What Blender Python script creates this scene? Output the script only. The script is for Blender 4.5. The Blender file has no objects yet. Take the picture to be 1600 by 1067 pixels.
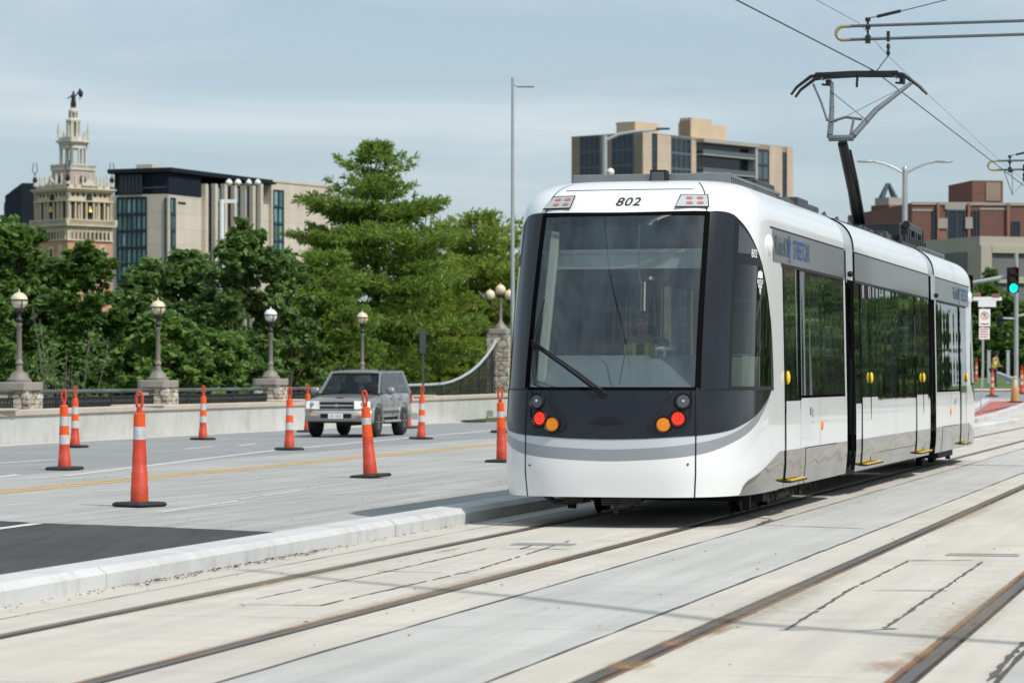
import bpy, bmesh, math, random, bisect
from mathutils import Vector, Matrix
R = math.radians
sc = bpy.context.scene
COL = sc.collection
random.seed(7)

# ------------------------------------------------------------------ camera numbers
F, YH, EYE = 4700.0, 590.0, 1.5           # focal length in photo pixels, horizon row, eye height
TH = math.atan(1180 / F)                  # heading of the tracks
D = (math.sin(TH), math.cos(TH)); N = (math.cos(TH), -math.sin(TH))
O = (0.943, 29.96)                        # nose of the streetcar on the ground

def at(px, py, Y):
    return Vector(((px - 800) / F * Y, Y, EYE + (YH - py) / F * Y))
def ground(px, py, z=0.0):
    Y = F * (EYE - z) / (py - YH)
    return Vector(((px - 800) / F * Y, Y, z))
def W(l, s, z=0.0):
    return Vector((O[0] + s * D[0] + l * N[0], O[1] + s * D[1] + l * N[1], z))
def T_of(v):
    dx, dy = v[0] - O[0], v[1] - O[1]
    return dx * N[0] + dy * N[1], dx * D[0] + dy * D[1]

# ------------------------------------------------------------------ helpers
class MB:
    def __init__(s):
        s.v = []; s.f = []; s.m = []
    def add(s, vs, fs, m=0):
        b = len(s.v); s.v += [tuple(v) for v in vs]
        for f in fs:
            s.f.append([b + i for i in f]); s.m.append(m)
        return s
    def box(s, x0, x1, y0, y1, z0, z1, m=0):
        vs = [(x0,y0,z0),(x1,y0,z0),(x1,y1,z0),(x0,y1,z0),(x0,y0,z1),(x1,y0,z1),(x1,y1,z1),(x0,y1,z1)]
        return s.add(vs, [(3,2,1,0),(4,5,6,7),(0,1,5,4),(1,2,6,5),(2,3,7,6),(3,0,4,7)], m)
    def cbox(s, c, sx, sy, sz, rz=0, m=0):
        ca, sa = math.cos(rz), math.sin(rz)
        vs = []
        for z in (-.5, .5):
            for x, y in ((-.5,-.5),(.5,-.5),(.5,.5),(-.5,.5)):
                X, Y = x * sx, y * sy
                vs.append((c[0]+X*ca-Y*sa, c[1]+X*sa+Y*ca, c[2]+z*sz))
        return s.add(vs, [(3,2,1,0),(4,5,6,7),(0,1,5,4),(1,2,6,5),(2,3,7,6),(3,0,4,7)], m)
    def bar(s, a, b, w, h=None, m=0, up=(0,0,1)):
        h = h or w; a = Vector(a); b = Vector(b); d = (b - a).normalized()
        u = Vector(up)
        if abs(d.dot(u)) > .99: u = Vector((1,0,0))
        r = d.cross(u).normalized(); u = r.cross(d)
        vs = []
        for p in (a, b):
            for x, y in ((-.5,-.5),(.5,-.5),(.5,.5),(-.5,.5)):
                vs.append(p + r*x*w + u*y*h)
        return s.add(vs, [(3,2,1,0),(4,5,6,7),(0,1,5,4),(1,2,6,5),(2,3,7,6),(3,0,4,7)], m)
    def tube(s, path, rad, n=8, m=0, cap=True):
        path = [Vector(p) for p in path]
        if not isinstance(rad, (list, tuple)): rad = [rad] * len(path)
        vs = []; fs = []; prev = None
        for i, p in enumerate(path):
            t = (path[min(i+1, len(path)-1)] - path[max(i-1, 0)]).normalized()
            if prev is None:
                u = Vector((0,0,1)) if abs(t.z) < .9 else Vector((1,0,0))
                r = t.cross(u).normalized()
            else:
                r = (prev - t * prev.dot(t)).normalized()
            prev = r; q = t.cross(r)
            for k in range(n):
                a = 2*math.pi*k/n
                vs.append(p + (r*math.cos(a) + q*math.sin(a)) * rad[i])
        for i in range(len(path)-1):
            for k in range(n):
                k2 = (k+1) % n
                fs.append((i*n+k, i*n+k2, (i+1)*n+k2, (i+1)*n+k))
        if cap:
            fs.append(tuple(range(n-1, -1, -1))); e = (len(path)-1)*n
            fs.append(tuple(range(e, e+n)))
        return s.add(vs, fs, m)
    def lathe(s, prof, c=(0,0,0), n=16, m=0, axis='z', mats=None):
        vs = []; fs = []; base = len(s.v)
        for r, z in prof:
            for k in range(n):
                a = 2*math.pi*(k+.5)/n
                x, y = r*math.cos(a), r*math.sin(a)
                if axis == 'z': vs.append((c[0]+x, c[1]+y, c[2]+z))
                elif axis == 'y': vs.append((c[0]+x, c[1]+z, c[2]-y))
                else: vs.append((c[0]+z, c[1]+x, c[2]+y))
        s.v += vs
        for i in range(len(prof)-1):
            for k in range(n):
                k2 = (k+1) % n
                s.f.append([base+i*n+k, base+i*n+k2, base+(i+1)*n+k2, base+(i+1)*n+k])
                s.m.append(mats[i] if mats else m)
        s.f.append([base + k for k in range(n-1, -1, -1)]); s.m.append(mats[0] if mats else m)
        e = base + (len(prof)-1)*n
        s.f.append(list(range(e, e+n))); s.m.append(mats[-1] if mats else m)
        return s
    def ball(s, c, r, n=14, m=0, sq=(1,1,1)):
        k = max(6, n*2//3)
        prof = [(max(1e-4, math.sin(math.pi*i/k)), -math.cos(math.pi*i/k)) for i in range(k+1)]
        b = len(s.v); s.lathe([(p*r, z*r) for p, z in prof], (0,0,0), n, m)
        for i in range(b, len(s.v)):
            x, y, z = s.v[i]; s.v[i] = (c[0]+x*sq[0], c[1]+y*sq[1], c[2]+z*sq[2])
        return s
    def grid(s, fn, us, vs_, m=0):
        vs = [fn(u, v) for v in vs_ for u in us]; n = len(us); fs = []
        for j in range(len(vs_)-1):
            for i in range(n-1):
                fs.append((j*n+i, j*n+i+1, (j+1)*n+i+1, (j+1)*n+i))
        return s.add(vs, fs, m)
    def prism(s, poly, z0, z1, m=0, mp=None):
        mp = mp or (lambda a, b, c: (a, b, c)); n = len(poly)
        vs = [mp(x, y, z0) for x, y in poly] + [mp(x, y, z1) for x, y in poly]
        fs = [tuple(range(n-1,-1,-1)), tuple(range(n, 2*n))]
        for i in range(n):
            j = (i+1) % n; fs.append((i, j, n+j, n+i))
        return s.add(vs, fs, m)
    def build(s, name, mats, parent=None, smooth=None, bevel=0, seg=2, fixn=True):
        me = bpy.data.meshes.new(name); me.from_pydata(s.v, [], s.f)
        if not isinstance(mats, (list, tuple)): mats = [mats]
        for mt in mats: me.materials.append(mt)
        me.polygons.foreach_set('material_index', s.m)
        if fixn:
            bm = bmesh.new(); bm.from_mesh(me); bmesh.ops.recalc_face_normals(bm, faces=bm.faces); bm.to_mesh(me); bm.free()
        if smooth is not None:
            me.polygons.foreach_set('use_smooth', [True]*len(me.polygons))
            if smooth: me.set_sharp_from_angle(angle=R(smooth))
        me.update()
        o = bpy.data.objects.new(name, me); COL.objects.link(o)
        if parent: o.parent = parent
        if bevel:
            b = o.modifiers.new('bevel', 'BEVEL'); b.width = bevel; b.segments = seg; b.limit_method = 'ANGLE'; b.angle_limit = R(40)
        return o

def tag(o, label, cat, group=None):
    o['label'] = label; o['category'] = cat
    if group: o['group'] = group
    return o
def thing(name, label, cat, loc=(0,0,0), rz=0, group=None):
    o = bpy.data.objects.new(name, None); COL.objects.link(o)
    o.location = loc; o.rotation_euler = (0,0,rz); o.empty_display_size = .2
    return tag(o, label, cat, group)
def struct(o):
    o['kind'] = 'structure'; return o
def stuff(o):
    o['kind'] = 'stuff'; return o
def kids(o): return [c for c in bpy.data.objects if c.parent == o]
def copy_tree(o, label=None, parent=None):
    c = o.copy(); COL.objects.link(c)
    if parent: c.parent = parent
    if label: c['label'] = label
    for ch in kids(o): copy_tree(ch, None, c)
    return c
def pchip(T):
    xs = [t[0] for t in T]; ys = [t[1] for t in T]; n = len(xs)
    dl = [(ys[i+1]-ys[i])/(xs[i+1]-xs[i]) for i in range(n-1)]
    m = [dl[0]] + [0 if dl[i-1]*dl[i] <= 0 else 2*dl[i-1]*dl[i]/(dl[i-1]+dl[i]) for i in range(1, n-1)] + [dl[-1]]
    def fn(x):
        if x <= xs[0]: return ys[0]
        if x >= xs[-1]: return ys[-1]
        i = bisect.bisect_right(xs, x)-1; h = xs[i+1]-xs[i]; t = (x-xs[i])/h
        return ((2*t**3-3*t*t+1)*ys[i] + (t**3-2*t*t+t)*h*m[i] + (-2*t**3+3*t*t)*ys[i+1] + (t**3-t*t)*h*m[i+1])
    return fn
def lin(a, b, n): return [a+(b-a)*i/n for i in range(n+1)]

_tc = {}
def text_geo(txt, bold=False, shear=0, sx=1.0):
    key = (txt, bold, shear, sx)
    if key in _tc: return _tc[key]
    cu = bpy.data.curves.new('lettering', 'FONT'); cu.body = txt; cu.size = 1; cu.align_x = 'CENTER'; cu.align_y = 'CENTER'
    cu.shear = shear; cu.resolution_u = 4; cu.space_character = 1.08
    if bold: cu.offset = .012
    cu.fill_mode = 'FRONT'
    o = bpy.data.objects.new('lettering', cu); COL.objects.link(o)
    bpy.context.view_layer.update()
    me = bpy.data.meshes.new_from_object(o.evaluated_get(bpy.context.evaluated_depsgraph_get()))
    vs = [(v.co.x*sx, v.co.y) for v in me.vertices]; fs = [tuple(p.vertices) for p in me.polygons]
    bpy.data.objects.remove(o); bpy.data.curves.remove(cu); bpy.data.meshes.remove(me)
    _tc[key] = (vs, fs); return vs, fs
def put_text(mb, txt, size, mp, m=0, **k):
    vs, fs = text_geo(txt, **k)
    mb.add([mp(x*size, y*size) for x, y in vs], fs, m)

# ------------------------------------------------------------------ materials
def nt_new(name):
    mt = bpy.data.materials.new(name); mt.use_nodes = True
    nt = mt.node_tree; b = nt.nodes['Principled BSDF']; return mt, nt, b
def nd(nt, t, **k):
    n = nt.nodes.new(t)
    for a, v in k.items():
        if a.startswith('i_'):
            key = a[2:].replace('_', ' ')
            n.inputs[key].default_value = v
        else: setattr(n, a, v)
    return n
def noise(nt, scale, detail=4, sc3=None, rough=.6, coord='Object'):
    tc = nd(nt, 'ShaderNodeTexCoord'); mp = nd(nt, 'ShaderNodeMapping')
    if sc3: mp.inputs['Scale'].default_value = sc3
    nt.links.new(tc.outputs[coord], mp.inputs['Vector'])
    n = nd(nt, 'ShaderNodeTexNoise', i_Scale=scale, i_Detail=detail, i_Roughness=rough)
    nt.links.new(mp.outputs[0], n.inputs['Vector']); return n.outputs['Fac']
def ramp(nt, fac, pts):
    r = nd(nt, 'ShaderNodeValToRGB'); e = r.color_ramp.elements
    e[0].position, e[0].color = pts[0][0], (*pts[0][1], 1)
    e[1].position, e[1].color = pts[-1][0], (*pts[-1][1], 1)
    for p, c in pts[1:-1]:
        x = e.new(p); x.color = (*c, 1)
    nt.links.new(fac, r.inputs[0]); return r.outputs[0]
def mixc(nt, fac, a, b, mode='MIX'):
    m = nd(nt, 'ShaderNodeMix', data_type='RGBA', blend_type=mode)
    for sock, val in ((0, fac), (6, a), (7, b)):
        if hasattr(val, 'links'): nt.links.new(val, m.inputs[sock])
        elif isinstance(val, (int, float)): m.inputs[sock].default_value = val
        else: m.inputs[sock].default_value = (*val, 1)
    return m.outputs[2]
def bump(nt, b, fac, strength, dist=.01):
    n = nd(nt, 'ShaderNodeBump', i_Strength=strength, i_Distance=dist)
    nt.links.new(fac, n.inputs['Height']); nt.links.new(n.outputs[0], b.inputs['Normal'])
def g(v, k): return tuple(min(1, c*k) for c in v)
def mat(name, col, rough=.5, metal=0, var=.12, vs=3.0, bmp=0, bs=40, coat=0, spec=.5, sc3=None, emit=None, es=1):
    mt, nt, b = nt_new(name)
    b.inputs['Roughness'].default_value = rough; b.inputs['Metallic'].default_value = metal
    b.inputs['Specular IOR Level'].default_value = spec
    if coat: b.inputs['Coat Weight'].default_value = coat; b.inputs['Coat Roughness'].default_value = .04
    if var:
        c = ramp(nt, noise(nt, vs, 5, sc3), [(.3, g(col, 1-var)), (.7, g(col, 1+var))])
        nt.links.new(c, b.inputs['Base Color'])
    else: b.inputs['Base Color'].default_value = (*col, 1)
    if bmp: bump(nt, b, noise(nt, bs, 5), bmp)
    if emit: b.inputs['Emission Color'].default_value = (*emit, 1); b.inputs['Emission Strength'].default_value = es
    return mt
def concrete(name, col, streak=.12, dark=.25, stain=None, rough=.85, fine=.10):
    """cast or brushed concrete: broad mottling, streaks along the lane, fine grit, a few stains"""
    mt, nt, b = nt_new(name); b.inputs['Roughness'].default_value = rough; b.inputs['Specular IOR Level'].default_value = .3
    c = ramp(nt, noise(nt, .35, 6), [(.3, g(col, 1-.10)), (.7, g(col, 1.08))])
    c = mixc(nt, 1, c, ramp(nt, noise(nt, 1.6, 6, (3.0, .12, 1)), [(.35, (1-streak,)*3), (.65, (1+streak*.3,)*3)]), 'MULTIPLY')
    c = mixc(nt, 1, c, ramp(nt, noise(nt, 1.0, 8, (.9, 2.2, 1), .75), [(.28, (1-dark,)*3), (.5, (1,)*3)]), 'MULTIPLY')
    c = mixc(nt, 1, c, ramp(nt, noise(nt, 90, 3), [(.35, (1-fine,)*3), (.62, (1+fine*.4,)*3)]), 'MULTIPLY')
    c = mixc(nt, 1, c, ramp(nt, noise(nt, 11, 4, None, .8), [(.22, (.78,)*3), (.34, (1,)*3)]), 'MULTIPLY')
    if stain:
        c = mixc(nt, ramp(nt, noise(nt, .55, 5, (1.3, .35, 1), .65), [(.55, (0,)*3), (.75, (.55,)*3)]), c, stain)
    nt.links.new(c, b.inputs['Base Color'])
    bump(nt, b, noise(nt, 60, 5), .25, .004)
    return mt
def glass(name, tint, gloss=1.0, wav=0, rough=0.0, sc3=(1,1,1), ws=2.0, painted_refl=0.0, refl_col=(.3,.33,.34), f0=.05, det=1, streak=False):
    mt = bpy.data.materials.new(name); mt.use_nodes = True; nt = mt.node_tree; nt.nodes.clear()
    out = nd(nt, 'ShaderNodeOutputMaterial'); tr = nd(nt, 'ShaderNodeBsdfTransparent'); gl = nd(nt, 'ShaderNodeBsdfGlossy')
    tr.inputs[0].default_value = (*tint, 1); gl.inputs[0].default_value = (gloss,)*3 + (1,); gl.inputs['Roughness'].default_value = rough
    # Schlick reflectance that reads the same from either side of the pane
    geo = nd(nt, 'ShaderNodeNewGeometry'); dt = nd(nt, 'ShaderNodeVectorMath', operation='DOT_PRODUCT'); ab = nd(nt, 'ShaderNodeMath', operation='ABSOLUTE')
    om = nd(nt, 'ShaderNodeMath', operation='SUBTRACT'); om.inputs[0].default_value = 1; pw = nd(nt, 'ShaderNodeMath', operation='POWER'); pw.inputs[1].default_value = 5
    ma = nd(nt, 'ShaderNodeMath', operation='MULTIPLY_ADD', use_clamp=True); ma.inputs[1].default_value = 1-f0; ma.inputs[2].default_value = f0
    nt.links.new(geo.outputs['Incoming'], dt.inputs[1]); nt.links.new(geo.outputs['Normal'], dt.inputs[0]); nt.links.new(dt.outputs['Value'], ab.inputs[0]); nt.links.new(ab.outputs[0], om.inputs[1])
    nt.links.new(om.outputs[0], pw.inputs[0]); nt.links.new(pw.outputs[0], ma.inputs[0]); mx = nd(nt, 'ShaderNodeMixShader')
    nt.links.new(ma.outputs[0], mx.inputs[0]); nt.links.new(gl.outputs[0], mx.inputs[2])
    if painted_refl and streak:
        df = nd(nt, 'ShaderNodeBsdfDiffuse'); df.inputs[0].default_value = (*refl_col, 1); m2 = nd(nt, 'ShaderNodeMixShader')
        st = ramp(nt, noise(nt, 1.6, 5, (2.2, 1, .45), .6), [(.36, (painted_refl*.25,)*3), (.66, (painted_refl*2.2,)*3)])  # pale streaky reflections put into the pane as diffuse colour
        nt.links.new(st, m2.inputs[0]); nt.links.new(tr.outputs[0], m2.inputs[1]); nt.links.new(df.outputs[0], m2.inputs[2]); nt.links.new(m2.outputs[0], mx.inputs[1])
    elif painted_refl:
        df = nd(nt, 'ShaderNodeBsdfDiffuse'); df.inputs[0].default_value = (*refl_col, 1)
        m2 = nd(nt, 'ShaderNodeMixShader'); m2.inputs[0].default_value = painted_refl
        nt.links.new(tr.outputs[0], m2.inputs[1]); nt.links.new(df.outputs[0], m2.inputs[2]); nt.links.new(m2.outputs[0], mx.inputs[1])
    else: nt.links.new(tr.outputs[0], mx.inputs[1])
    if wav:
        n = nd(nt, 'ShaderNodeBump', i_Strength=wav, i_Distance=.02)
        nt.links.new(noise(nt, ws, det, sc3, .4), n.inputs['Height'])
        nt.links.new(n.outputs[0], gl.inputs['Normal']); nt.links.new(n.outputs[0], dt.inputs[0])
    nt.links.new(mx.outputs[0], out.inputs[0]); return mt
def leafmat(name, a, b2, trans=.35):
    mt, nt, b = nt_new(name)
    b.inputs['Roughness'].default_value = .5; b.inputs['Specular IOR Level'].default_value = .35
    c = ramp(nt, noise(nt, .9, 4), [(.32, a), (.68, b2)])
    c = mixc(nt, 1, c, ramp(nt, noise(nt, 9, 2), [(.3, (.75,)*3), (.7, (1.2,)*3)]), 'MULTIPLY')
    tl = nd(nt, 'ShaderNodeBsdfTranslucent'); mx = nd(nt, 'ShaderNodeMixShader'); mx.inputs[0].default_value = trans
    nt.links.new(c, b.inputs['Base Color']); nt.links.new(c, tl.inputs[0])
    nt.links.new(b.outputs[0], mx.inputs[1]); nt.links.new(tl.outputs[0], mx.inputs[2])
    nt.links.new(mx.outputs[0], nt.nodes['Material Output'].inputs[0]); return mt

M = {}
M['track_conc'] = concrete('pale track concrete', (.56,.525,.465), .10, .14, (.47,.39,.29))
M['mid_conc'] = concrete('greyer track concrete', (.495,.487,.465), .12, .14, (.44,.42,.38))
M['road_conc'] = concrete('grey road concrete', (.41,.41,.395), .22, .20, (.34,.31,.27))
M['far_road'] = concrete('worn grey asphalt', (.29,.297,.297), .14, .15)
M['asphalt'] = concrete('dark asphalt', (.074,.074,.075), .25, .25, None, .9, .5)
M['kerb'] = concrete('white washed kerb', (.57,.575,.57), .06, .28, (.36,.36,.35))
M['wall'] = concrete('parapet concrete', (.56,.56,.53), .05, .25, (.40,.37,.31))
M['coping'] = concrete('coping stone', (.55,.47,.39), .05, .15)
M['seam'] = mat('joint filler', (.075,.07,.065), .9, var=.4, vs=20)
M['crack'] = mat('saw cut sealant', (.095,.09,.082), .85, var=.4, vs=9)
M['yellow'] = mat('yellow road paint', (.62,.36,.06), .7, var=.25, vs=6)
M['white'] = mat('worn white road paint', (.62,.62,.6), .7, var=.2, vs=5)
M['steel'] = mat('rail head steel', (.128,.108,.094), .45, .4, var=.35, vs=4, sc3=(4,.25,1))
M['groove'] = mat('rail groove dirt', (.06,.048,.04), .95, var=.4, vs=14)
def rust():
    mt, nt, b = nt_new('rusty rail lip'); b.inputs['Roughness'].default_value = .8
    c = ramp(nt, noise(nt, 2.2, 6, (6, .6, 1), .7), [(.25, (.07,.055,.045)), (.45, (.16,.10,.065)), (.62, (.33,.15,.055)), (.78, (.40,.33,.26))])
    nt.links.new(c, b.inputs['Base Color']); return mt
M['rust'] = rust()
M['ruststain'] = concrete('rust stained concrete', (.55,.40,.24), .1, .3, (.30,.15,.06))
M['red_conc'] = concrete('red brick paving', (.42,.15,.13), .08, .12)
M['grass'] = concrete('mown grass', (.10,.15,.035), .1, .4)
M['terrain'] = concrete('grassy earth', (.07,.09,.035), .1, .4)
M['orange'] = mat('orange plastic', (.80,.10,.012), .5, var=.22, vs=9, bmp=.15, bs=14)
M['redor'] = mat('faded red orange plastic', (.55,.058,.024), .55, var=.28, vs=8, bmp=.3, bs=9)
M['reflect'] = mat('reflective white band', (.55,.55,.56), .45, var=.22, vs=12)
M['rubber'] = mat('black rubber', (.025,.025,.027), .8, var=.3, vs=10, bmp=.3)
M['globe'] = mat('cream lamp globe', (.72,.62,.42), .3, var=.15, vs=6, coat=.4)
M['globew'] = mat('white lamp globe', (.80,.79,.76), .25, var=.08, vs=6, coat=.4)
M['lamp_iron'] = mat('weathered lamp iron', (.22,.20,.17), .6, .2, var=.2, vs=5)
M['dark_iron'] = mat('dark iron', (.035,.038,.038), .5, .4, var=.2)
M['galv'] = mat('galvanised steel', (.42,.44,.45), .45, .5, var=.08, vs=4)
M['signback'] = mat('sign back', (.09,.095,.10), .5, .4, var=.1)
def stone():
    mt, nt, b = nt_new('rough stone blocks'); b.inputs['Roughness'].default_value = .9
    tc = nd(nt, 'ShaderNodeTexCoord'); mp = nd(nt, 'ShaderNodeMapping', i_Scale=(3.2,3.2,4.4)); nt.links.new(tc.outputs['Object'], mp.inputs[0])
    v1 = nd(nt, 'ShaderNodeTexVoronoi', i_Scale=1.0, distance='CHEBYCHEV'); v2 = nd(nt, 'ShaderNodeTexVoronoi', feature='DISTANCE_TO_EDGE', i_Scale=1.0)
    nt.links.new(mp.outputs[0], v1.inputs['Vector']); nt.links.new(mp.outputs[0], v2.inputs['Vector'])
    c = ramp(nt, v1.outputs['Color'], [(.1, (.48,.41,.32)), (.5, (.62,.55,.44)), (.9, (.68,.63,.55))])
    e = ramp(nt, v2.outputs['Distance'], [(.02, (.3,)*3), (.07, (1,)*3)])
    c = mixc(nt, 1, c, e, 'MULTIPLY'); c = mixc(nt, 1, c, ramp(nt, noise(nt, 18, 5), [(.3, (.75,)*3), (.6, (1.05,)*3)]), 'MULTIPLY')
    nt.links.new(c, b.inputs['Base Color']); bump(nt, b, v2.outputs['Distance'], .6, .05); return mt
M['stone'] = stone()
M['capstone'] = concrete('weathered cap stone', (.34,.31,.27), .05, .3)
M['mesh'] = mat('black mesh panel', (.03,.032,.03), .7, var=.3)
# streetcar
M['tw'] = mat('streetcar white paint', (.80,.81,.82), .22, var=.02, vs=1.2, coat=.5)
M['tsilver'] = mat('streetcar silver band', (.36,.38,.40), .35, .5, var=.04)
M['tlight'] = mat('streetcar pale silver band', (.58,.61,.65), .3, .2, var=.03)
M['tblack'] = mat('streetcar gloss black', (.013,.015,.020), .12, var=.1, vs=2, spec=.42)
M['void'] = mat('dull black gasket', (.006,.006,.0065), .9, var=0, spec=0)
M['tmatte'] = mat('black trim', (.008,.0085,.009), .5, var=.2, spec=.3)
def steelskirt():
    mt, nt, b = nt_new('polished grey skirt'); b.inputs['Metallic'].default_value = .92; b.inputs['Roughness'].default_value = .10
    b.inputs['Base Color'].default_value = (.31,.31,.295,1)
    bump(nt, b, noise(nt, 1.5, 1, (1, .55, 1.5), .4), .40, .07); return mt
M['skirt'] = steelskirt()
M['fascia'] = mat('grey fascia panel', (.27,.285,.29), .3, .45, var=.05, vs=.8, coat=.3)
M['plate'] = mat('light grey joint plate', (.50,.53,.56), .35, .3, var=.04)
M['ws'] = glass('windscreen glass', (.62,.70,.72), .95, painted_refl=.07, refl_col=(.20,.29,.34), f0=.075, streak=True)
M['sideglass'] = glass('tinted side glass', (.26,.32,.30), .97, .11, sc3=(.4,1.5,.22), ws=1.2, f0=.13, painted_refl=.05, refl_col=(.30,.34,.33), streak=True)
M['cabglass'] = glass('cab side glass', (.40,.46,.44), .95, .03, sc3=(1,1,.4), ws=1.5)
M['inner'] = mat('interior grey lining', (.20,.21,.215), .6, var=.1)
M['innerd'] = mat('dark interior', (.06,.068,.072), .6, var=.15)
M['cream'] = mat('cream console plastic', (.48,.46,.38), .5, var=.06)
M['dash'] = mat('grey dashboard', (.20,.22,.225), .6, var=.08)
M['shade'] = mat('pale roller shade', (.55,.56,.52), .7, var=.05)
M['lensr'] = mat('red lamp lens', (.55,.01,.005), .3, var=0, emit=(1,.04,.01), es=1.6)
M['lensa'] = mat('amber lamp lens', (.58,.17,.006), .2, var=.4, vs=70, bmp=.6, bs=70, emit=(1,.30,.02), es=.18)
M['lensk'] = mat('dark headlamp lens', (.05,.055,.06), .08, var=0, coat=1)
M['lensw'] = mat('clear lamp bulb', (.6,.6,.6), .1, .3, var=0)
M['ledoff'] = mat('dim red marker lens', (.36,.16,.14), .3, var=0, emit=(1,.1,.08), es=.10)
M['lampbox'] = mat('marker lamp housing', (.50,.52,.53), .35, .2, var=.05)
M['chrome'] = mat('chrome', (.55,.56,.57), .15, 1, var=0)
M['stepy'] = mat('yellow step edge', (.72,.46,.04), .6, var=.15, vs=10)
M['btny'] = mat('yellow door button', (.85,.58,.03), .4, var=0)
M['bellows'] = mat('rubber bellows', (.035,.033,.033), .75, var=.2)
M['bogie'] = mat('oily bogie iron', (.022,.020,.019), .7, .3, var=.3, vs=6)
M['roofgrey'] = mat('roof equipment grey', (.20,.21,.215), .5, .3, var=.1)
M['roofdark'] = mat('roof equipment dark', (.055,.062,.07), .5, .3, var=.2)
M['panto'] = mat('pantograph steel', (.16,.175,.185), .45, .5, var=.2)
M['pantod'] = mat('pantograph black arm', (.022,.025,.028), .4, .3, var=.2)
M['blue'] = mat('blue lettering', (.012,.07,.25), .4, var=0)
M['ink'] = mat('black lettering', (.012,.012,.014), .5, var=0)
M['inkw'] = mat('white lettering', (.8,.8,.8), .5, var=0)
M['inkg'] = mat('grey lettering', (.05,.075,.12), .5, var=0)
M['brass'] = mat('amber insulator sleeve', (.40,.33,.21), .4, var=.1)
M['wire'] = mat('copper wire', (.07,.075,.08), .5, .5, var=.1)
M['skin'] = mat('skin', (.42,.23,.16), .5, var=.08)
M['hair'] = mat('dark hair', (.03,.02,.015), .6, var=.2)
M['hivis'] = mat('hi vis lime cloth', (.68,.88,.04), .7, var=.08)
M['hiorange'] = mat('hi vis orange tape', (.9,.22,.03), .6, var=.05)
M['navy'] = mat('navy work shirt', (.03,.04,.06), .8, var=.15)
M['silvertape'] = mat('silver tape', (.5,.52,.53), .4, var=.05)
# car
M['carpaint'] = mat('grey metallic car paint', (.27,.265,.26), .30, .35, var=.04, coat=.7)
M['carlow'] = mat('silver lower trim', (.40,.39,.375), .4, .3, var=.05)
M['carglass'] = glass('car glass', (.36,.41,.41), .9, f0=.06)
M['tyre'] = mat('tyre rubber', (.022,.022,.023), .8, var=.2)
M['rim'] = mat('alloy wheel', (.42,.42,.41), .35, .7, var=.1)
M['hlens'] = mat('headlight lens', (.72,.73,.72), .12, .2, var=.05, coat=1, emit=(1,.95,.85), es=.25)
# ================================================================== GROUND, ROADS, RAILS
def xleft(Y): return -16.5 + .29*(Y-67)
def rampz(Y): return max(0.0, min(1.43, .019*(Y-100)))
def terr(X, Y):
    z = rampz(Y) - .30 + .28*max(0, min(1, (Y-98)/4))
    t = max(0, min(1, (xleft(Y) - X)/3)); t = t*t*(3-2*t)
    return z*(1-t) - 6.0*t
def axis(lo, hi, fine_lo, fine_hi, step):
    a = [fine_lo + step*i for i in range(int((fine_hi-fine_lo)/step)+1)]
    x = fine_lo; st = step
    while x > lo: st *= 1.5; x -= st; a.insert(0, x)
    x = a[-1]; st = step
    while x < hi: st *= 1.5; x += st; a.append(x)
    return a
mb = MB(); mb.grid(lambda x, y: (x, y, terr(x, y)), axis(-3500, 3500, -60, 70, 1.5), axis(-1500, 5200, -20, 230, 3))
struct(mb.build('ground', M['terrain'], None, smooth=180))

TR = dict(location=(O[0], O[1], 0), rz=-TH)
def inT(o): o.location = (O[0], O[1], 0); o.rotation_euler = (0, 0, -TH); return o
SA, SB = -32.0, 72.0
def strip(name, l0, l1, m, z0=-.25, z1=0, s0=SA, s1=SB):
    mb = MB(); mb.box(l0, l1, s0, s1, z0, z1); return inT(struct(mb.build(name, M[m])))
RL = (-.75, .75, 3.125, 4.625); GW = .085
strip('track_slab', -1.25, RL[0]-GW, 'track_conc'); strip('track_slab', RL[0]+GW, RL[1]-GW, 'track_conc')
strip('track_slab', RL[1]+GW, 1.362, 'track_conc'); strip('track_slab', 1.378, 2.642, 'mid_conc')
strip('track_slab', 2.658, RL[2]-GW, 'track_conc'); strip('track_slab', RL[2]+GW, RL[3]-GW, 'track_conc')
strip('track_slab', RL[3]+GW, 5.085, 'track_conc'); strip('track_slab', 5.10, 16, 'mid_conc')
strip('track_slab', -1.62, -1.262, 'track_conc')
strip('joint_bed', -1.62, 5.2, 'seam', -.30, -.012)
strip('road', -12.3, -1.60, 'road_conc', -.3, -.004)
strip('road', -27, -12.3, 'far_road', -.3, -.004, SA, 110)
# kerb between road and tracks
mb = MB(); ks = [-32, -14.2, -12.1, -10.6, -9.3, -7.2, -5.0, -2.0, .7, 3.5, 6.6, 9.6, 12.6, 16, 20, 26, 32, 40, 50, 60, 72]
for a, b in zip(ks, ks[1:]):
    j = random.uniform(-.006, .006)
    mb.prism([(-1.60+j,-.05), (-1.60+j,.11), (-1.665+j,.158), (-1.96,.165), (-1.98,-.05)], a+.002, b-.002, 0, lambda x, y, z: (x, z, y))
struct(inT(mb.build('median_kerb', M['kerb'])))
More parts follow.
